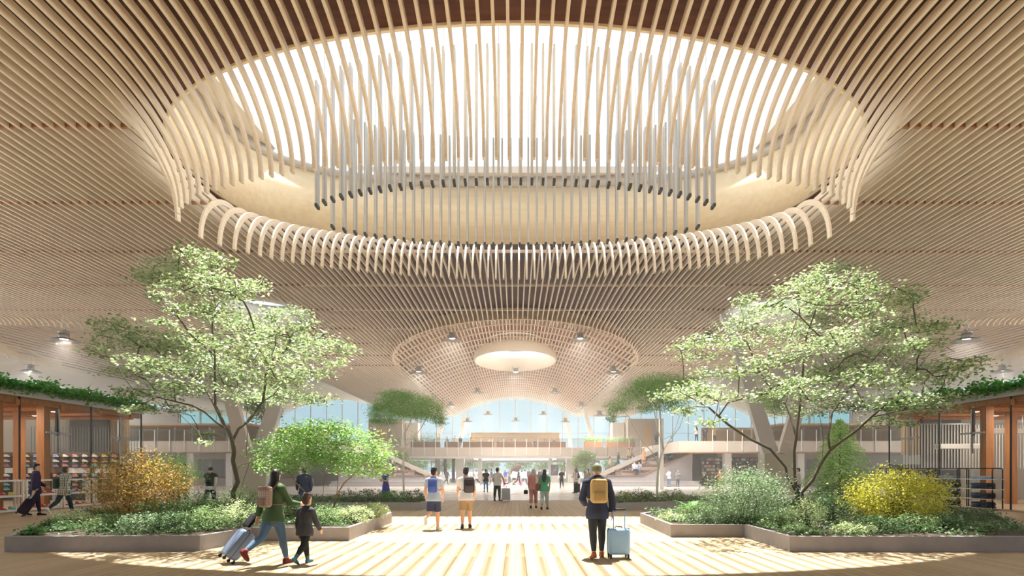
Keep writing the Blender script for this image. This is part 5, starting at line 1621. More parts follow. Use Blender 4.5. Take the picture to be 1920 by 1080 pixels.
        if style == 'bob':
            mb.loft([(p(0, -.012, .01), Rm @ Vector((.05 * H_, 0, 0)), Rm @ Vector((0, .045 * H_, 0))), (p(0, -.016, -.06), Rm @ Vector((.05 * H_, 0, 0)), Rm @ Vector((0, .036 * H_, 0)))], 14)
        if style == 'bun': mb.ell(p(0, -.05, .05), .026 * H_, 12, 8)
        if style == 'tail': mb.tube([p(0, -.055, .02), p(0, -.085, -.01), p(0, -.08, -.09)], [.016 * H_, .02 * H_, .008 * H_], 10)
        if style == 'beanie':
            mb.ell(p(0, -.008, .026), (.052 * H_, .060 * H_, .055 * H_), 16, 12, Rm)
            mb.loft([(p(0, -.008, -.004), Rm @ Vector((.0515 * H_, 0, 0)), Rm @ Vector((0, .06 * H_, 0))), (p(0, -.008, .022), Rm @ Vector((.054 * H_, 0, 0)), Rm @ Vector((0, .063 * H_, 0)))], 18)
        if style == 'cap':
            mb.ell(p(0, -.006, .026), (.050 * H_, .058 * H_, .046 * H_), 16, 12, Rm)
            mb.loft([(p(0, .04, .026), Rm @ Vector((.036 * H_, 0, 0)), Rm @ Vector((0, .02 * H_, 0))), (p(0, .062, .022), Rm @ Vector((.03 * H_, 0, 0)), Rm @ Vector((0, .022 * H_, 0)))], 14)
            mb.ell(p(0, -.02, 0), (.046 * H_, .04 * H_, .03 * H_), 12, 8, Rm)
        if style == 'scarf':
            mb.ell(p(0, -.006, .01), (.054 * H_, .060 * H_, .064 * H_), 16, 12, Rm)
            mb.loft([(p(0, -.008, -.01), Rm @ Vector((.05 * H_, 0, 0)), Rm @ Vector((0, .045 * H_, 0))), (s.neck + s.up * .0, Vector((.06 * H_, 0, 0)), s.fw * .055 * H_), (s.sho - s.up * .03 * s.h, Vector((.095 * H_, 0, 0)), s.fw * .062 * H_)], 16)

SKIN = {'light': plain('light skin', hexc(226, 178, 150), .55, var=.03), 'tan': plain('tan skin', hexc(198, 148, 116), .55, var=.03), 'brown': plain('brown skin', hexc(140, 96, 72), .55, var=.03)}
def cloth(r, g, b):
    return plain('cloth %d %d %d' % (r, g, b), hexc(r, g, b), .85, var=.12, scale=9, spec=.15)
def plaid(name, c1, c2, c3, sc=14):
    if name in _mc: return _mc[name]
    m, nt, out = new_mat(name); b = pbsdf(nt, out, .85, 0, .15)
    tc = nt.nodes.new('ShaderNodeTexCoord'); sp = nt.nodes.new('ShaderNodeSeparateXYZ'); nt.links.new(tc.outputs['Object'], sp.inputs[0])
    prev = None
    for ax, col in (('X', c2), ('Z', c3)):
        mm = nt.nodes.new('ShaderNodeMath'); mm.operation = 'MULTIPLY'; mm.inputs[1].default_value = sc; nt.links.new(sp.outputs[ax], mm.inputs[0])
        fr = nt.nodes.new('ShaderNodeMath'); fr.operation = 'FRACT'; nt.links.new(mm.outputs[0], fr.inputs[0])
        gt = nt.nodes.new('ShaderNodeMath'); gt.operation = 'GREATER_THAN'; gt.inputs[1].default_value = .6; nt.links.new(fr.outputs[0], gt.inputs[0])
        h_ = nt.nodes.new('ShaderNodeMath'); h_.operation = 'MULTIPLY'; h_.inputs[1].default_value = .75; nt.links.new(gt.outputs[0], h_.inputs[0])
        mx = nt.nodes.new('ShaderNodeMix'); mx.data_type = 'RGBA'; nt.links.new(h_.outputs[0], mx.inputs['Factor'])
        if prev is None: mx.inputs['A'].default_value = tuple(c1) + (1,)
        else: nt.links.new(prev, mx.inputs['A'])
        mx.inputs['B'].default_value = tuple(col) + (1,); prev = mx.outputs['Result']
    nt.links.new(prev, b.inputs['Base Color']); _mc[name] = m
    return m
M_EYE = plain('eye', hexc(50, 40, 36), .3, var=0)
_pm = {}
def person(label, x, y, h, rz, pose, top, topm, bot, botm, shoem, hair, hairm, skin='light', fem=False, child=False, res=.014, z=0.0, lean=3.0, turn=0.0, group=None, boot=False, jacketlen=None, face=True):
    """top: tee / long / coat / vest / dress ; bot: trousers / shorts / wide / skirt / crop / none"""
    key = (round(h, 2), pose, top, bot, hair, fem, child, res, lean, turn, boot)
    F = Fig(h, pose, fem, child, lean, turn)
    root = empty('person', (x, y, z), label, 'person', group, None, R_(rz))
    if key not in _pm:
        parts = []
        def vox(mb, nm, mk, sm=2, rs=res):
            o = voxel(mb, nm, None, None, rs, sm); me = o.data; bpy.data.objects.remove(o); parts.append((nm, me, mk))
        mb = MB(); F.torso(mb, 0, -.10, .345); F.arms(mb); F.hands(mb); F.legs(mb, 0, 2); F.headshape(mb)
        for sd in 'LR':
            hip, kn, an, fd = F.leg[sd]; mb.tube([an, an + fd * .06 * h - Vector((0, 0, .02 * h))], [.02 * h, .018 * h], 8); mb.ell(an, .022 * h, 8, 6)
        vox(mb, 'body', 'skin', 2, min(res, .012) if res < .02 else res)
        if face:
            mb = MB(); F.eyes(mb); parts.append(('eyes', mb.mesh('eyes', True), 'eye'))
        mb = MB()
        if top == 'tee': F.torso(mb, .008, -.075, .325, 1.0, .22); F.arms(mb, .010, .62)
        elif top == 'long': F.torso(mb, .012, -.06, .345, 1.0, .16); F.arms(mb, .009, 1, .92)
        elif top == 'coat': F.torso(mb, .016, -.10, .345, 1.0, .15 if not child else .18); F.arms(mb, .014, 1, .95); mb.tube([F.sho - F.fw * .03 * h, F.neck + F.up * .01 * h], [.05 * h, .045 * h], 12)
        elif top == 'vest': F.torso(mb, .018, -.02, .325)
        elif top == 'dress': F.torso(mb, .010, -.02, .325); F.arms(mb, .009, .3)
        if top == 'dress': mb.loft([(F.pel + F.up * .06 * h, Vector((.088 * h, 0, 0)), Vector((0, .066 * h, 0))), (F.pel, Vector((.112 * h, 0, 0)), Vector((0, .09 * h, 0))), (F.pel - F.up * .26 * h, Vector((.14 * h, 0, 0)), Vector((0, .12 * h, 0)))], 20)
        nm = {'tee': 'shirt', 'long': 'jacket', 'coat': 'coat', 'vest': 'vest', 'dress': 'dress'}[top]
        vox(mb, nm, 'top', 3)
        mb = MB()
        if bot != 'none':
            F.torso(mb, .003, -.10, .03 if top == 'vest' else -.02)
            if bot == 'trousers': F.legs(mb, .009, 1.74 if boot else 1.92)
            elif bot == 'slim': F.legs(mb, .004, 1.9)
            elif bot == 'shorts': F.legs(mb, .010, .93, 1.0, .010)
            elif bot == 'wide': F.legs(mb, .012, 1.84, 1.0, .022)
            elif bot == 'crop': F.legs(mb, .009, 1.62, 1.0, .016)
            elif bot == 'skirt': mb.loft([(F.pel, Vector((.105 * h, 0, 0)), Vector((0, .085 * h, 0))), (F.pel - F.up * .22 * h, Vector((.12 * h, 0, 0)), Vector((0, .10 * h, 0)))], 18)
            vox(mb, {'shorts': 'shorts', 'skirt': 'skirt'}.get(bot, 'trousers'), 'bot', 2)
        for sd in 'LR':
            mb = MB(); F.shoe(mb, sd, 1.0, boot); vox(mb, 'boot' if boot else 'shoe', 'shoe', 1, min(res, .012))
        if hair != 'none':
            mb = MB(); F.hair(mb, hair); vox(mb, {'beanie': 'beanie', 'cap': 'cap', 'scarf': 'headscarf'}.get(hair, 'hair'), 'hair', 1, min(res, .012))
        _pm[key] = parts
    mats = {'skin': SKIN[skin], 'eye': M_EYE, 'top': topm, 'bot': botm, 'shoe': shoem, 'hair': hairm}
    for nm, me, mk in _pm[key]:
        if not me.materials: me.materials.append(mats[mk])
        o = bpy.data.objects.new(nm, me); COL.objects.link(o); o.parent = bodyo if nm == 'eyes' else root
        if nm == 'body': bodyo = o
        o.material_slots[0].link = 'OBJECT'; o.material_slots[0].material = mats[mk]
    root['_f'] = 0
    del root['_f']
    return root, F

def at_person(name, root, label, cat, group=None):
    """a thing worn or carried by a person: stands in the same frame"""
    e = empty(name, root.location, label, cat, group); e.rotation_euler = root.rotation_euler
    return e
def backpack(P, label, mat, mat2, w=.30, hh=.42, t=.17, off=0.0, name='backpack', strapm=None):
    root, F = P; e = at_person(name, root, label, 'backpack', None)
    h = F.h; c = F.chest - F.up * .02 * h - F.fw * (.075 * h + t / 2) + Vector((off, 0, 0))
    M = Matrix.Translation(c) @ Matrix((Vector((1, 0, 0)), F.fw, F.up)).transposed().to_4x4()
    mb = MB(); mb.rbox(-w / 2, w / 2, -t / 2, t / 2, -hh / 2, hh / 2, .07, M, 4); mb.build('bag_body', mat, e, True)
    mb = MB(); mb.rbox(-w * .38, w * .38, -t / 2 - .035, -t / 2 + .04, -hh * .42, -hh * .02, .03, M, 3); mb.build('front_pocket', mat2, e, True)
    mb = MB(); mb.rbox(-w * .46, w * .46, -t / 2 - .015, t / 2 - .01, hh * .30, hh * .54, .05, M, 3); mb.build('top_flap', mat2, e, True)
    for sg in (-1, 1):
        mb = MB(); xs = sg * min(w * .36, .10)
        S = F.sho + Vector((xs + off * .3, 0, 0))
        mb.tube([M @ Vector((xs, t * .45, hh * .40)), S - F.fw * .02 * h + F.up * .055 * h, S + F.fw * .055 * h + F.up * .03 * h, S + F.fw * .075 * h - F.up * .08 * h, Vector((xs * 1.35, 0, 0)) + F.chest + F.fw * .02 * h - F.up * .09 * h + Vector((sg * .03 * h, 0, 0)), M @ Vector((sg * w * .45, t * .4, -hh * .35))], .013, 6)
        mb.build('strap', strapm or mat2, e, True)
    mb = MB(); mb.tube([M @ Vector((-.04, t * .3, hh * .5)), M @ Vector((-.03, t * .3, hh * .58)), M @ Vector((.03, t * .3, hh * .58)), M @ Vector((.04, t * .3, hh * .5))], .008, 6); mb.build('grab_handle', strapm or mat2, e, True)
    return e
def suitcase(label, x, y, rz, tilt, w, d, hh, mat, trim, pole=.42, group='wheeled suitcases', grooves=5, polem=None, split=True):
    """tilt: lean about the wheel edge towards local +y, degrees"""
    root = empty('suitcase', (x, y, 0), label, 'suitcase', group, None, R_(rz))
    Rt = Matrix.Rotation(-R_(tilt), 4, 'X')
    off = Vector((0, -d / 2 if tilt else 0, 0)) if tilt > 0 else Vector((0, 0, 0))
    M = Matrix.Translation(Vector((0, 0, .0))) @ Rt @ Matrix.Translation(Vector((0, d / 2 if tilt > 0 else 0, 0)))
    lowest = min((M @ Vector((a * w * .4, b * d * .36, 0))).z for a in (-1, 1) for b in (-1, 1))
    M = Matrix.Translation((0, 0, -lowest)) @ M
    z0 = .07
    mb = MB(); mb.rbox(-w / 2, w / 2, -d / 2, d / 2, z0, z0 + hh, min(.06, d * .3), M, 4)
    for i in range(grooves):
        xx = -w * .36 + w * .72 * i / max(1, grooves - 1)
        mb.rbox(xx - .012, xx + .012, -d / 2 - .006, d / 2 + .006, z0 + .06, z0 + hh - .06, .006, M, 2)
    shell = mb.build('shell', mat, root, True)
    mb = MB(); mb.rbox(-w / 2 - .004, w / 2 + .004, -.008, .008, z0 - .003, z0 + hh + .003, .004, M, 1); zb = mb.build('zip_band', trim, root); zb.parent = shell
    for a in (-1, 1):
        for b in (-1, 1):
            mb = MB(); q = Vector((a * w * .4, b * d * .36, .032))
            mb.tube([M @ (q + Vector((-.014, 0, 0))), M @ (q + Vector((.014, 0, 0)))], .03, 12); mb.rbox(q.x - .02, q.x + .02, q.y - .015, q.y + .015, .04, z0 + .01, .006, M, 2); mb.build('wheel', M_BLACK, root)
    mb = MB(); yb = -d * .22 if tilt >= 0 else d * .22
    for a in (-1, 1): mb.tube([M @ Vector((a * w * .26, yb, z0 + hh - .03)), M @ Vector((a * w * .26, yb, z0 + hh + pole))], .010, 8)
    pole_o = mb.build('telescopic_pole', polem or M_ALU, root)
    mb = MB(); mb.rbox(-w * .30, w * .30, yb - .016, yb + .016, z0 + hh + pole - .015, z0 + hh + pole + .02, .012, M, 2); pull = mb.build('pull_handle', M_BLACK, root, True); pull.parent = pole_o
    mb = MB(); mb.tube([M @ Vector((-.07, 0, z0 + hh)), M @ Vector((-.06, 0, z0 + hh + .03)), M @ Vector((.06, 0, z0 + hh + .03)), M @ Vector((.07, 0, z0 + hh))], .010, 8); mb.build('carry_handle', M_BLACK, root, True)
    return root, M

BLK = cloth(34, 32, 36); NAVY = cloth(48, 54, 78); WHT = cloth(236, 236, 238); HBLACK = plain('black hair', hexc(34, 30, 30), .45, var=.2, scale=40); HBROWN = plain('brown hair', hexc(82, 60, 48), .5, var=.2, scale=40)
HBLOND = plain('blond hair', hexc(190, 150, 100), .5, var=.2, scale=40)
# --- the walkers in front
p = person('woman in a green jacket and blue jeans walking away beside a boy', -4.32, 10.5, 1.72, -26, 'pull_l', 'long', cloth(86, 108, 74), 'slim', cloth(98, 122, 148), cloth(128, 58, 58), 'long', HBLACK, fem=True, res=.011, turn=20)
backpack(p, 'beige checked backpack worn by the woman in the green jacket', plaid('beige check', hexc(206, 188, 172), hexc(150, 122, 112), hexc(170, 144, 132), 22), cloth(150, 124, 112), .27, .36, .15)
sc, Ms = suitcase('blue grey hard suitcase pulled at a slant by the woman in the green jacket', -5.30, 10.5, -52, 38, .42, .25, .56, plain('blue grey shell', hexc(124, 142, 170), .35, var=.04), plain('dark zip', hexc(90, 98, 112), .5), .34)
c = Ms @ Vector((0, -.03, .07 + .56 + .20)); M4 = Matrix.Translation(sc.location) @ Matrix.Rotation(sc.rotation_euler.z, 4, 'Z')
bp = M4 @ c
e = empty('laptop_bag', bp, 'flat black bag resting on the handle of the blue grey suitcase', 'bag')
mb = MB(bp); Mb = M4 @ Ms @ Matrix.Translation((0, -.05, .07 + .56 + .05)); mb.rbox(-.22, .22, -.07, -.015, 0, .27, .025, Mb, 3); mb.build('bag_body', BLK, e, True)
mb = MB(bp); mb.tube([Mb @ Vector((-.07, -.04, .27)), Mb @ Vector((-.05, -.04, .33)), Mb @ Vector((.05, -.04, .33)), Mb @ Vector((.07, -.04, .27))], .009, 6); mb.build('carry_handle', BLK, e, True)
bootm = plaid('patterned boot', hexc(40, 70, 80), hexc(80, 150, 170), hexc(90, 110, 130), 30)
person('boy in a dark grey coat and patterned teal boots, walking away', -3.78, 10.55, 1.28, -24, 'walk2', 'coat', cloth(78, 78, 82), 'trousers', cloth(44, 46, 48), bootm, 'short', HBROWN, child=True, res=.010, boot=True, lean=6)
p = person('youth in a pale blue tee and navy shorts with a heel lifted, walking away', -2.30, 16.6, 1.74, -8, 'kick', 'tee', cloth(186, 202, 226), 'shorts', cloth(66, 72, 104), cloth(214, 210, 206), 'short', HBLACK, res=.012, turn=-30)
backpack(p, 'bright blue drawstring bag on the back of the youth in the pale blue tee', cloth(72, 98, 186), cloth(88, 112, 196), .26, .38, .09, name='drawstring_bag', strapm=cloth(214, 150, 110))
p = person('youth in a white tee and tan shorts, walking away', -1.42, 17.0, 1.75, 3, 'step', 'tee', cloth(228, 232, 244), 'shorts', cloth(176, 150, 120), cloth(70, 74, 92), 'short', HBLACK, res=.012, turn=-25)
backpack(p, 'dark grey and black backpack on the right shoulder of the youth in the white tee', cloth(60, 56, 66), cloth(88, 82, 92), .31, .44, .19, .09)
p = person('man in a dark navy jacket and olive beanie, walking away with a light blue suitcase', 1.58, 11.3, 1.80, 2, 'pull_r', 'coat', cloth(62, 68, 90), 'slim', cloth(62, 66, 72), cloth(168, 98, 66), 'beanie', cloth(132, 138, 112), res=.011, turn=-12)
backpack(p, 'mustard yellow backpack worn by the man in the navy jacket', cloth(202, 174, 122), cloth(194, 164, 110), .33, .44, .16)
root, F = p
e = at_person('hood', root, None, None)
bpy.data.objects.remove(e)
mb = MB(); mb.ell(F.neck - F.fw * .05 * F.h - F.up * .005 * F.h, (.075 * F.h, .045 * F.h, .05 * F.h), 16, 10); mb.build('hood', cloth(56, 64, 92), root, True)
suitcase('light blue ribbed suitcase pulled by the man in the navy jacket', 1.98, 11.25, 4, 0, .42, .26, .50, plain('light blue shell', hexc(160, 200, 240), .3, var=.03), M_BLACK, .36, grooves=0, polem=plain('light blue pole', hexc(130, 180, 236), .35, var=0))
# --- by the left shop
p = person('man in a dark purple suit pulling a dark suitcase beside the left shop', -17.75, 21.7, 1.90, -52, 'pull_r', 'coat', cloth(64, 54, 86), 'slim', cloth(56, 48, 76), BLK, 'short', HBLACK, res=.014, turn=-20)
suitcase('dark purple soft suitcase behind the man in the suit', -18.05, 21.2, -62, 32, .40, .28, .58, cloth(52, 40, 58), BLK, .42, grooves=2, polem=M_WFRAME)
p = person('woman in a checked tunic and dark leggings beside the left shop', -16.75, 21.8, 1.84, -14, 'walk', 'coat', plaid('black white check', hexc(222, 222, 210), hexc(70, 72, 66), hexc(90, 94, 84), 16), 'slim', cloth(48, 62, 74), WHT, 'bob', HBROWN, 'tan', fem=True, res=.014, turn=-15)
e = at_person('tote_bag', p[0], 'dark green tote bag on the shoulder of the woman in the checked tunic', 'bag')
mb = MB(); mb.rbox(-.33, -.21, -.2, .14, .98, 1.36, .03); mb.build('bag_body', cloth(72, 92, 80), e, True)
mb = MB(); mb.tube([(-.27, -.14, 1.34), (-.22, -.08, 1.58), (-.22, .04, 1.58), (-.27, .1, 1.34)], .011, 6); mb.build('strap', cloth(72, 92, 80), e, True)
p = person('man in a pale shirt and black cap seen behind the golden shrub', -13.95, 24.6, 1.97, -18, 'step', 'tee', cloth(196, 192, 202), 'trousers', cloth(84, 100, 124), BLK, 'cap', BLK, res=.016, turn=-55)
backpack(p, 'dark backpack of the man in the pale shirt', cloth(58, 56, 66), cloth(70, 66, 76), .28, .40, .15)
p = person('person in a dark vest and round dark hat walking away behind the left planter', -13.3, 25.6, 1.82, 4, 'walk', 'long', cloth(206, 206, 204), 'trousers', NAVY, BLK, 'beanie', cloth(58, 52, 54), res=.016)
mb = MB(); p[1].torso(mb, .022, -.02, .325); voxel(mb, 'vest', cloth(62, 72, 62), p[0], .016, 3)
backpack(p, 'dark olive backpack of the person in the vest', cloth(64, 70, 58), cloth(54, 58, 48), .27, .38, .13)
p = person('man in a navy suit behind the small bright maple', -8.3, 23.1, 1.78, 30, 'walk', 'coat', cloth(56, 64, 92), 'trousers', cloth(60, 80, 122), BLK, 'short', HBLACK, res=.016)
p = person('woman in a bright blue dress behind the left back planter', -6.75, 30.6, 1.70, 150, 'fold', 'dress', cloth(62, 76, 168), 'none', WHT, BLK, 'bob', HBLACK, fem=True, res=.018)
# --- middle of the aisle
person('man in a white shirt and black trousers holding a grey suitcase', -.97, 31.6, 1.78, -25, 'reach_r', 'tee', cloth(226, 222, 220), 'trousers', cloth(48, 46, 50), BLK, 'short', HBLACK, 'tan', res=.016, turn=-20)
suitcase('pale grey suitcase beside the man in the white shirt', -.50, 31.3, 0, 0, .46, .28, .62, plain('pale grey shell', hexc(172, 178, 188), .4, var=.04), M_STEEL, .25)
p = person('woman in a dusty pink jumpsuit and grey headscarf, walking away', .80, 25.7, 1.72, -4, 'step', 'long', cloth(184, 126, 122), 'crop', cloth(186, 128, 124), BLK, 'scarf', cloth(176, 168, 160), fem=True, res=.015)
mb = MB(); F = p[1]; mb.loft([(F.sho + Vector((.10, -.01, .02)), Vector((.10, 0, 0)), Vector((0, .085, 0))), (F.waist + Vector((.15, -.02, 0)), Vector((.12, 0, 0)), Vector((0, .10, 0))), (F.pel + Vector((.16, -.02, -.14)), Vector((.11, 0, 0)), Vector((0, .10, 0)))], 16); mb.build('draped_jacket', cloth(206, 188, 174), p[0], True)
e = at_person('handbag', p[0], 'small black handbag of the woman in the pink jumpsuit', 'bag')
mb = MB(); mb.rbox(-.42, -.24, -.16, .02, .62, .80, .03); mb.build('bag_body', BLK, e, True)
mb = MB(); mb.tube([(-.33, -.13, .79), (-.31, -.1, .92), (-.31, -.04, .92), (-.33, 0, .79)], .009, 6); mb.build('strap', BLK, e, True)
p = person('woman with long black hair in a green top and pale grey trousers', 1.24, 24.8, 1.70, -12, 'step', 'tee', cloth(70, 158, 128), 'crop', cloth(176, 188, 190), BLK, 'long', HBLACK, 'tan', fem=True, res=.015)
e = at_person('shoulder_bag', p[0], 'brown shoulder bag of the woman in the green top', 'bag')
mb = MB(); mb.rbox(-.36, -.22, -.2, .1, .82, 1.10, .04); mb.build('bag_body', cloth(128, 84, 66), e, True)
mb = MB(); mb.tube([(-.28, -.14, 1.08), (-.16, -.1, 1.44), (-.15, .02, 1.44), (-.27, .06, 1.08)], .012, 6); mb.build('strap', cloth(110, 72, 58), e, True)
person('man in a black tee and blue jeans in the middle of the hall', -2.2, 44.0, 1.70, 10, 'stand', 'tee', BLK, 'slim', cloth(90, 120, 160), BLK, 'short', HBLACK, res=.02)
person('man dressed all in black standing right of the crowd', 4.2, 53.0, 1.72, 170, 'walk', 'tee', BLK, 'slim', BLK, BLK, 'short', HBROWN, 'tan', res=.02)
p = person('woman in a white top with folded arms beside a black suitcase', 4.40, 42.6, 1.72, 120, 'fold', 'long', cloth(226, 222, 216), 'slim', cloth(78, 92, 124), BLK, 'bob', HBROWN, fem=True, res=.018)
backpack(p, 'grey backpack of the woman with folded arms', cloth(90, 88, 92), cloth(70, 68, 72), .28, .38, .15)
suitcase('upright black suitcase in front of the woman with folded arms', 4.42, 42.0, 0, 0, .45, .26, .62, cloth(46, 40, 48), BLK, .3)
person('man in a dark vest and red collar beyond the navy jacketed man', 5.25, 42.0, 1.72, 160, 'phone', 'long', cloth(204, 190, 176), 'trousers', cloth(60, 62, 70), BLK, 'short', HBROWN, 'tan', res=.02)
person('man on the phone in a grey tee near the right slanting column', 16.6, 34.3, 1.76, 60, 'call', 'tee', cloth(206, 204, 206), 'trousers', cloth(58, 66, 92), BLK, 'short', HBROWN, res=.018)
person('person in a white jacket looking at a phone by the right terrace wall', 15.0, 57.2, 1.70, 130, 'phone', 'long', cloth(214, 214, 222), 'slim', cloth(110, 128, 160), BLK, 'bun', HBLACK, fem=True, res=.022)
person('woman with long brown hair in a grey jacket by the right terrace wall', 15.85, 57.2, 1.68, 190, 'phone', 'coat', cloth(126, 126, 132), 'slim', cloth(84, 92, 112), BLK, 'long', HBROWN, fem=True, res=.022)
person('person in a brightly coloured jacket before the bookcases', 19.9, 57.0, 1.62, 110, 'fold', 'coat', cloth(206, 90, 70), 'slim', cloth(220, 190, 90), BLK, 'bob', HBLOND, fem=True, res=.022)
# --- crowd under the bridge
CROWD = [(893, 60, 'woman in a pale pink top and black trousers, left end of the crowd', 'walk', 'tee', (226, 200, 194), 'slim', (40, 38, 42), 'tail', HBROWN, True, 95), (922, 62, 'person in navy walking left in the crowd', 'walk2', 'coat', (58, 66, 92), 'slim', (50, 54, 70), 'short', HBLACK, False, 70),
 (937, 58, 'man in a grey tee behind the man in the white shirt', 'stand', 'tee', (170, 170, 176), 'trousers', (70, 72, 84), 'short', HBLACK, False, 160), (947, 57, 'blond person in purple shorts with a bright blue backpack', 'stand', 'tee', (210, 150, 90), 'shorts', (110, 98, 150), 'bob', HBLOND, True, 10),
 (964, 64, 'woman in white beside the pink suitcase', 'stand', 'long', (236, 234, 234), 'skirt', (60, 58, 62), 'bun', HBLACK, True, 30), (972, 61, 'person in black walking right in the crowd', 'walk', 'coat', (42, 42, 48), 'slim', (40, 40, 44), 'short', HBLACK, False, -80),
 (984, 66, 'man in a white coat in the crowd', 'walk', 'coat', (238, 236, 236), 'slim', (56, 60, 80), 'short', HBROWN, False, -40), (992, 70, 'person in a dark jacket behind the pink jumpsuit', 'stand', 'coat', (64, 60, 66), 'trousers', (60, 60, 66), 'short', HBLACK, False, 180),
 (1013, 62, 'man in a dark suit and white shirt, right part of the crowd', 'stand', 'coat', (50, 50, 58), 'trousers', (52, 52, 60), 'short', HBROWN, False, 180), (955, 72, 'person in grey far back in the crowd', 'stand', 'tee', (150, 146, 150), 'trousers', (90, 88, 96), 'short', HBLACK, False, 150),
 (838, 66, 'man in a dark coat at the foot of the left stairs', 'walk', 'coat', (74, 74, 84), 'trousers', (70, 80, 100), 'short', HBROWN, False, -120), (905, 71, 'person in pale clothes far back left in the crowd', 'stand', 'tee', (200, 190, 184), 'slim', (120, 120, 130), 'short', HBROWN, False, 90)]
cp = {}
for (px, d, lab, pose, top, tc_, bot, bc_, hr, hm_, fem, rz) in CROWD:
    cp[px] = person(lab, (px - VX) * d / FPX, d, 1.70, rz, pose, top, cloth(*tc_), bot, cloth(*bc_), BLK, hr, hm_, fem=fem, res=.024, group='crowd under the bridge')
backpack(cp[947], 'bright blue backpack in the crowd', cloth(54, 96, 176), cloth(70, 116, 196), .32, .45, .18)
suitcase('small red suitcase in the crowd', -1.05, 60.4, 10, 0, .42, .25, .6, plain('red shell', hexc(214, 84, 84), .4), M_BLACK, .3)
suitcase('small pink suitcase in the crowd', .55, 61.5, -10, 0, .38, .24, .55, plain('pink shell', hexc(236, 120, 160), .4), M_BLACK, .3)
# --- on the stairs and terraces
def tz(i): return 1.0 + .62 * i
SIT = [(12.55, 62.2, tz(1), 'person in white sitting on the second right hand terrace', 200, (228, 226, 226), (60, 60, 74)), (13.1, 62.25, tz(1), 'person in grey sitting beside the one in white on the right hand terrace', 160, (150, 150, 160), (90, 120, 170)),
       (16.3, 64.6, tz(3), 'person in dark red sitting on the fourth right hand terrace', 150, (120, 60, 66), (60, 56, 66)), (16.9, 64.6, tz(3), 'person in teal sitting on the fourth right hand terrace', 190, (70, 140, 130), (70, 84, 120)),
       (17.3, 65.9, tz(4), 'person in black sitting on the top right hand terrace', 140, (50, 46, 50), (60, 60, 70)),
       (-12.9, 62.2, tz(1), 'person in black sitting on the second left hand terrace', 190, (52, 50, 56), (66, 64, 76)), (-14.7, 63.4, tz(2), 'person in grey sitting on the third left hand terrace', 170, (140, 136, 140), (70, 70, 80)), (-15.3, 63.4, tz(2), 'person in brown sitting on the third left hand terrace', 200, (122, 96, 84), (60, 60, 70))]
for (x, y, z, lab, rz, c1, c2) in SIT:
    person(lab, x, y - .28, 1.70, rz, 'sit', 'long', cloth(*c1), 'slim', cloth(*c2), BLK, 'short', HBLACK, res=.024, z=z - .47, group='people sitting on the terraces')
STND = [(13.95, 63.6, tz(2), 'person in an orange dress standing on the third right hand terrace', 'stand', 'dress', (200, 150, 104), 'none', (0, 0, 0), True, 200), (-15.6, 64.9, tz(3), 'person in dark blue standing on the fourth left hand terrace', 'stand', 'tee', (60, 66, 84), 'trousers', (50, 54, 70), False, 10),
        (9.35, 65.9, .5, 'person in a white top at the foot of the right hand stairs', 'walk', 'tee', (232, 232, 234), 'trousers', (70, 80, 100), False, -70), (10.9, 67.6, 1.5, 'person in beige climbing the right hand stairs', 'walk', 'tee', (206, 186, 164), 'slim', (150, 130, 110), True, -90),
        (12.0, 68.4, 1.99, 'person in dark clothes climbing the right hand stairs', 'walk2', 'coat', (70, 70, 78), 'slim', (60, 62, 70), False, -90), (13.1, 67.6, 2.5, 'person in yellow coming down the right hand stairs', 'walk', 'tee', (210, 180, 96), 'slim', (90, 88, 92), True, 90),
        (13.8, 69.2, 2.82, 'person in grey coming down the right hand stairs', 'walk2', 'tee', (120, 124, 134), 'trousers', (80, 84, 98), False, 90),
        (17.5, 72.5, DZ, 'person in black at the head of the right hand stairs', 'stand', 'coat', (46, 44, 48), 'trousers', (48, 48, 54), False, 160), (18.6, 60.2, DZ, 'person in a pale top at the right hand rail near the terraces', 'stand', 'tee', (214, 208, 204), 'slim', (80, 84, 100), True, 20),
        (19.6, 60.6, DZ, 'person in navy leaning at the right hand rail', 'fold', 'coat', (64, 70, 92), 'slim', (70, 74, 90), False, 170), (20.6, 60.8, DZ, 'person in a tan coat at the right hand rail', 'stand', 'coat', (176, 148, 112), 'trousers', (90, 86, 84), False, 150)]
for (x, y, z, lab, pose, top, c1, bot, c2, fem, rz) in STND:
    person(lab, x, y, 1.70, rz, pose, top, cloth(*c1), bot, cloth(*c2), BLK, 'long' if fem else 'short', HBLACK, fem=fem, res=.024, z=z, group='people on the stairs and at the rail')
BAR = [(838, 81, (90, 80, 76)), (853, 79, (230, 228, 226)), (863, 79.6, (60, 58, 62)), (883, 82, (206, 176, 120)), (918, 86, (150, 130, 110)), (940, 88, (120, 140, 140)), (958, 88, (190, 70, 80)), (985, 88, (80, 84, 96)), (1003, 88, (60, 60, 66)), (1022, 88, (110, 90, 84)), (1039, 86, (70, 66, 66)), (1098, 80, (150, 110, 90))]
nm_ = ['brown', 'white', 'black', 'sand', 'taupe', 'sage', 'red', 'slate', 'charcoal', 'umber', 'dark grey', 'rust']
for i, (px, d, c1) in enumerate(BAR):
    person('person in a %s top at the bar on the bridge, %s from the left' % (nm_[i], ordn(i + 1)), (px - VX) * d / FPX, d, 1.70, 170 + (i * 53) % 60 - 30 + (180 if i % 3 == 0 else 0), 'stand', 'long', cloth(*c1), 'slim', cloth(60, 60, 68), BLK, 'short', HBLACK if i % 2 else HBROWN, res=.024, z=DZ, group='people at the bar on the bridge')

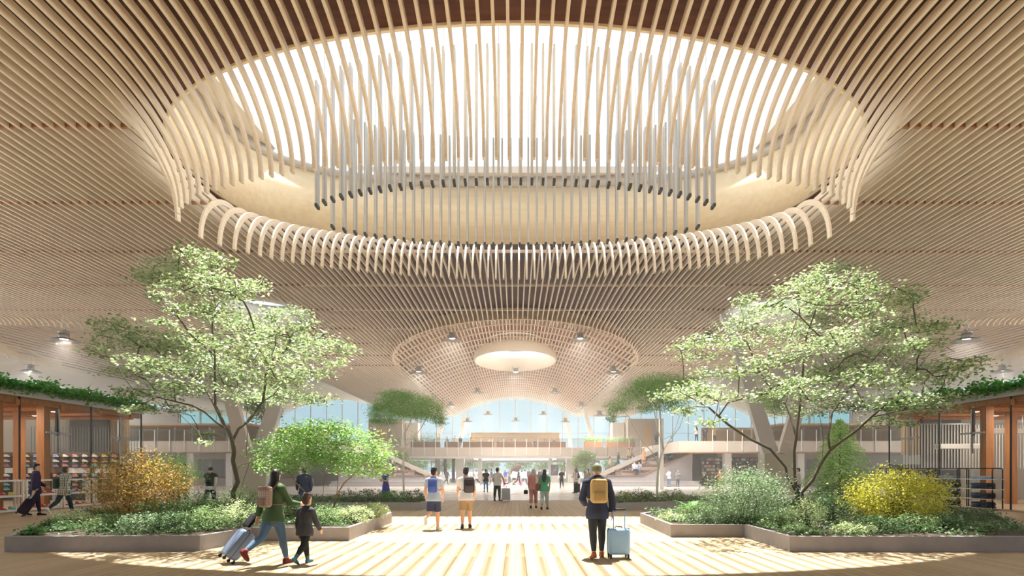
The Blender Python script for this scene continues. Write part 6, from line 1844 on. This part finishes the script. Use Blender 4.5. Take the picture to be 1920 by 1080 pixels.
cam_d = bpy.data.cameras.new('camera'); cam = bpy.data.objects.new('camera', cam_d); COL.objects.link(cam)
cam.location = (0, 0, EYE); cam.rotation_euler = (PI / 2, 0, 0)
cam_d.sensor_width = 36; cam_d.sensor_fit = 'HORIZONTAL'; cam_d.lens = 36 * FPX / 1920
cam_d.shift_x = (960 - VX) / 1920; cam_d.shift_y = (VY - 540) / 1920
cam_d.clip_end = 1000
SC.camera = cam

w = bpy.data.worlds.new('sky'); SC.world = w; w.use_nodes = True
nt = w.node_tree
for n in list(nt.nodes): nt.nodes.remove(n)
wo = nt.nodes.new('ShaderNodeOutputWorld'); bg = nt.nodes.new('ShaderNodeBackground')
tc = nt.nodes.new('ShaderNodeTexCoord'); sx = nt.nodes.new('ShaderNodeSeparateXYZ')
cr = nt.nodes.new('ShaderNodeValToRGB')
nt.links.new(tc.outputs['Generated'], sx.inputs[0]); nt.links.new(sx.outputs['Z'], cr.inputs[0])
dv = nt.nodes.new('ShaderNodeMapRange'); dv.inputs['From Min'].default_value = 0.2; dv.inputs['From Max'].default_value = -0.9
dv.inputs['To Min'].default_value = 1.0; dv.inputs['To Max'].default_value = SKY_BACK      # sky dimmed behind the viewer to darken the foreground
nt.links.new(sx.outputs['Y'], dv.inputs['Value'])
cr.color_ramp.elements[0].position = 0.0; cr.color_ramp.elements[0].color = SKY_H + (1,)
cr.color_ramp.elements[1].position = 0.5; cr.color_ramp.elements[1].color = SKY_Z + (1,)
e = cr.color_ramp.elements.new(0.14); e.color = SKY_M + (1,)
mu = nt.nodes.new('ShaderNodeMath'); mu.operation = 'MULTIPLY'; mu.inputs[1].default_value = SKY_S
ab = nt.nodes.new('ShaderNodeMath'); ab.operation = 'ABSOLUTE'; nt.links.new(sx.outputs['X'], ab.inputs[0])
ds = nt.nodes.new('ShaderNodeMapRange'); ds.inputs['From Min'].default_value = 0.6; ds.inputs['From Max'].default_value = 0.95
ds.inputs['To Min'].default_value = 1.0; ds.inputs['To Max'].default_value = SKY_SIDE
nt.links.new(ab.outputs[0], ds.inputs['Value'])
m0 = nt.nodes.new('ShaderNodeMath'); m0.operation = 'MULTIPLY'
nt.links.new(dv.outputs[0], m0.inputs[0]); nt.links.new(ds.outputs[0], m0.inputs[1])
nt.links.new(m0.outputs[0], mu.inputs[0]); nt.links.new(mu.outputs[0], bg.inputs[1])
nt.links.new(cr.outputs[0], bg.inputs[0])
nt.links.new(bg.outputs[0], wo.inputs[0])

sd = bpy.data.lights.new('sun', 'SUN'); sun = bpy.data.objects.new('sun', sd); COL.objects.link(sun)
sd.energy = SUN_E; sd.angle = math.radians(0.7); sd.color = (1.0, 0.955, 0.89)
sun.rotation_euler = Vector((0, -SUN_K, -1)).to_track_quat('-Z', 'Y').to_euler()
sun.location = (0, 60, 60)

SC.view_settings.view_transform = 'Standard'; SC.view_settings.look = 'None'
SC.view_settings.gamma = 1.0; SC.view_settings.use_curve_mapping = False
SC.view_settings.exposure = EXPOSURE
cy = SC.cycles
cy.adaptive_threshold = 0.05
cy.max_bounces = 7; cy.diffuse_bounces = 4; cy.glossy_bounces = 3; cy.transmission_bounces = 4; cy.transparent_max_bounces = 16; cy.volume_bounces = 1
cy.sample_clamp_indirect = 6.0
cy.caustics_reflective = False; cy.caustics_refractive = False
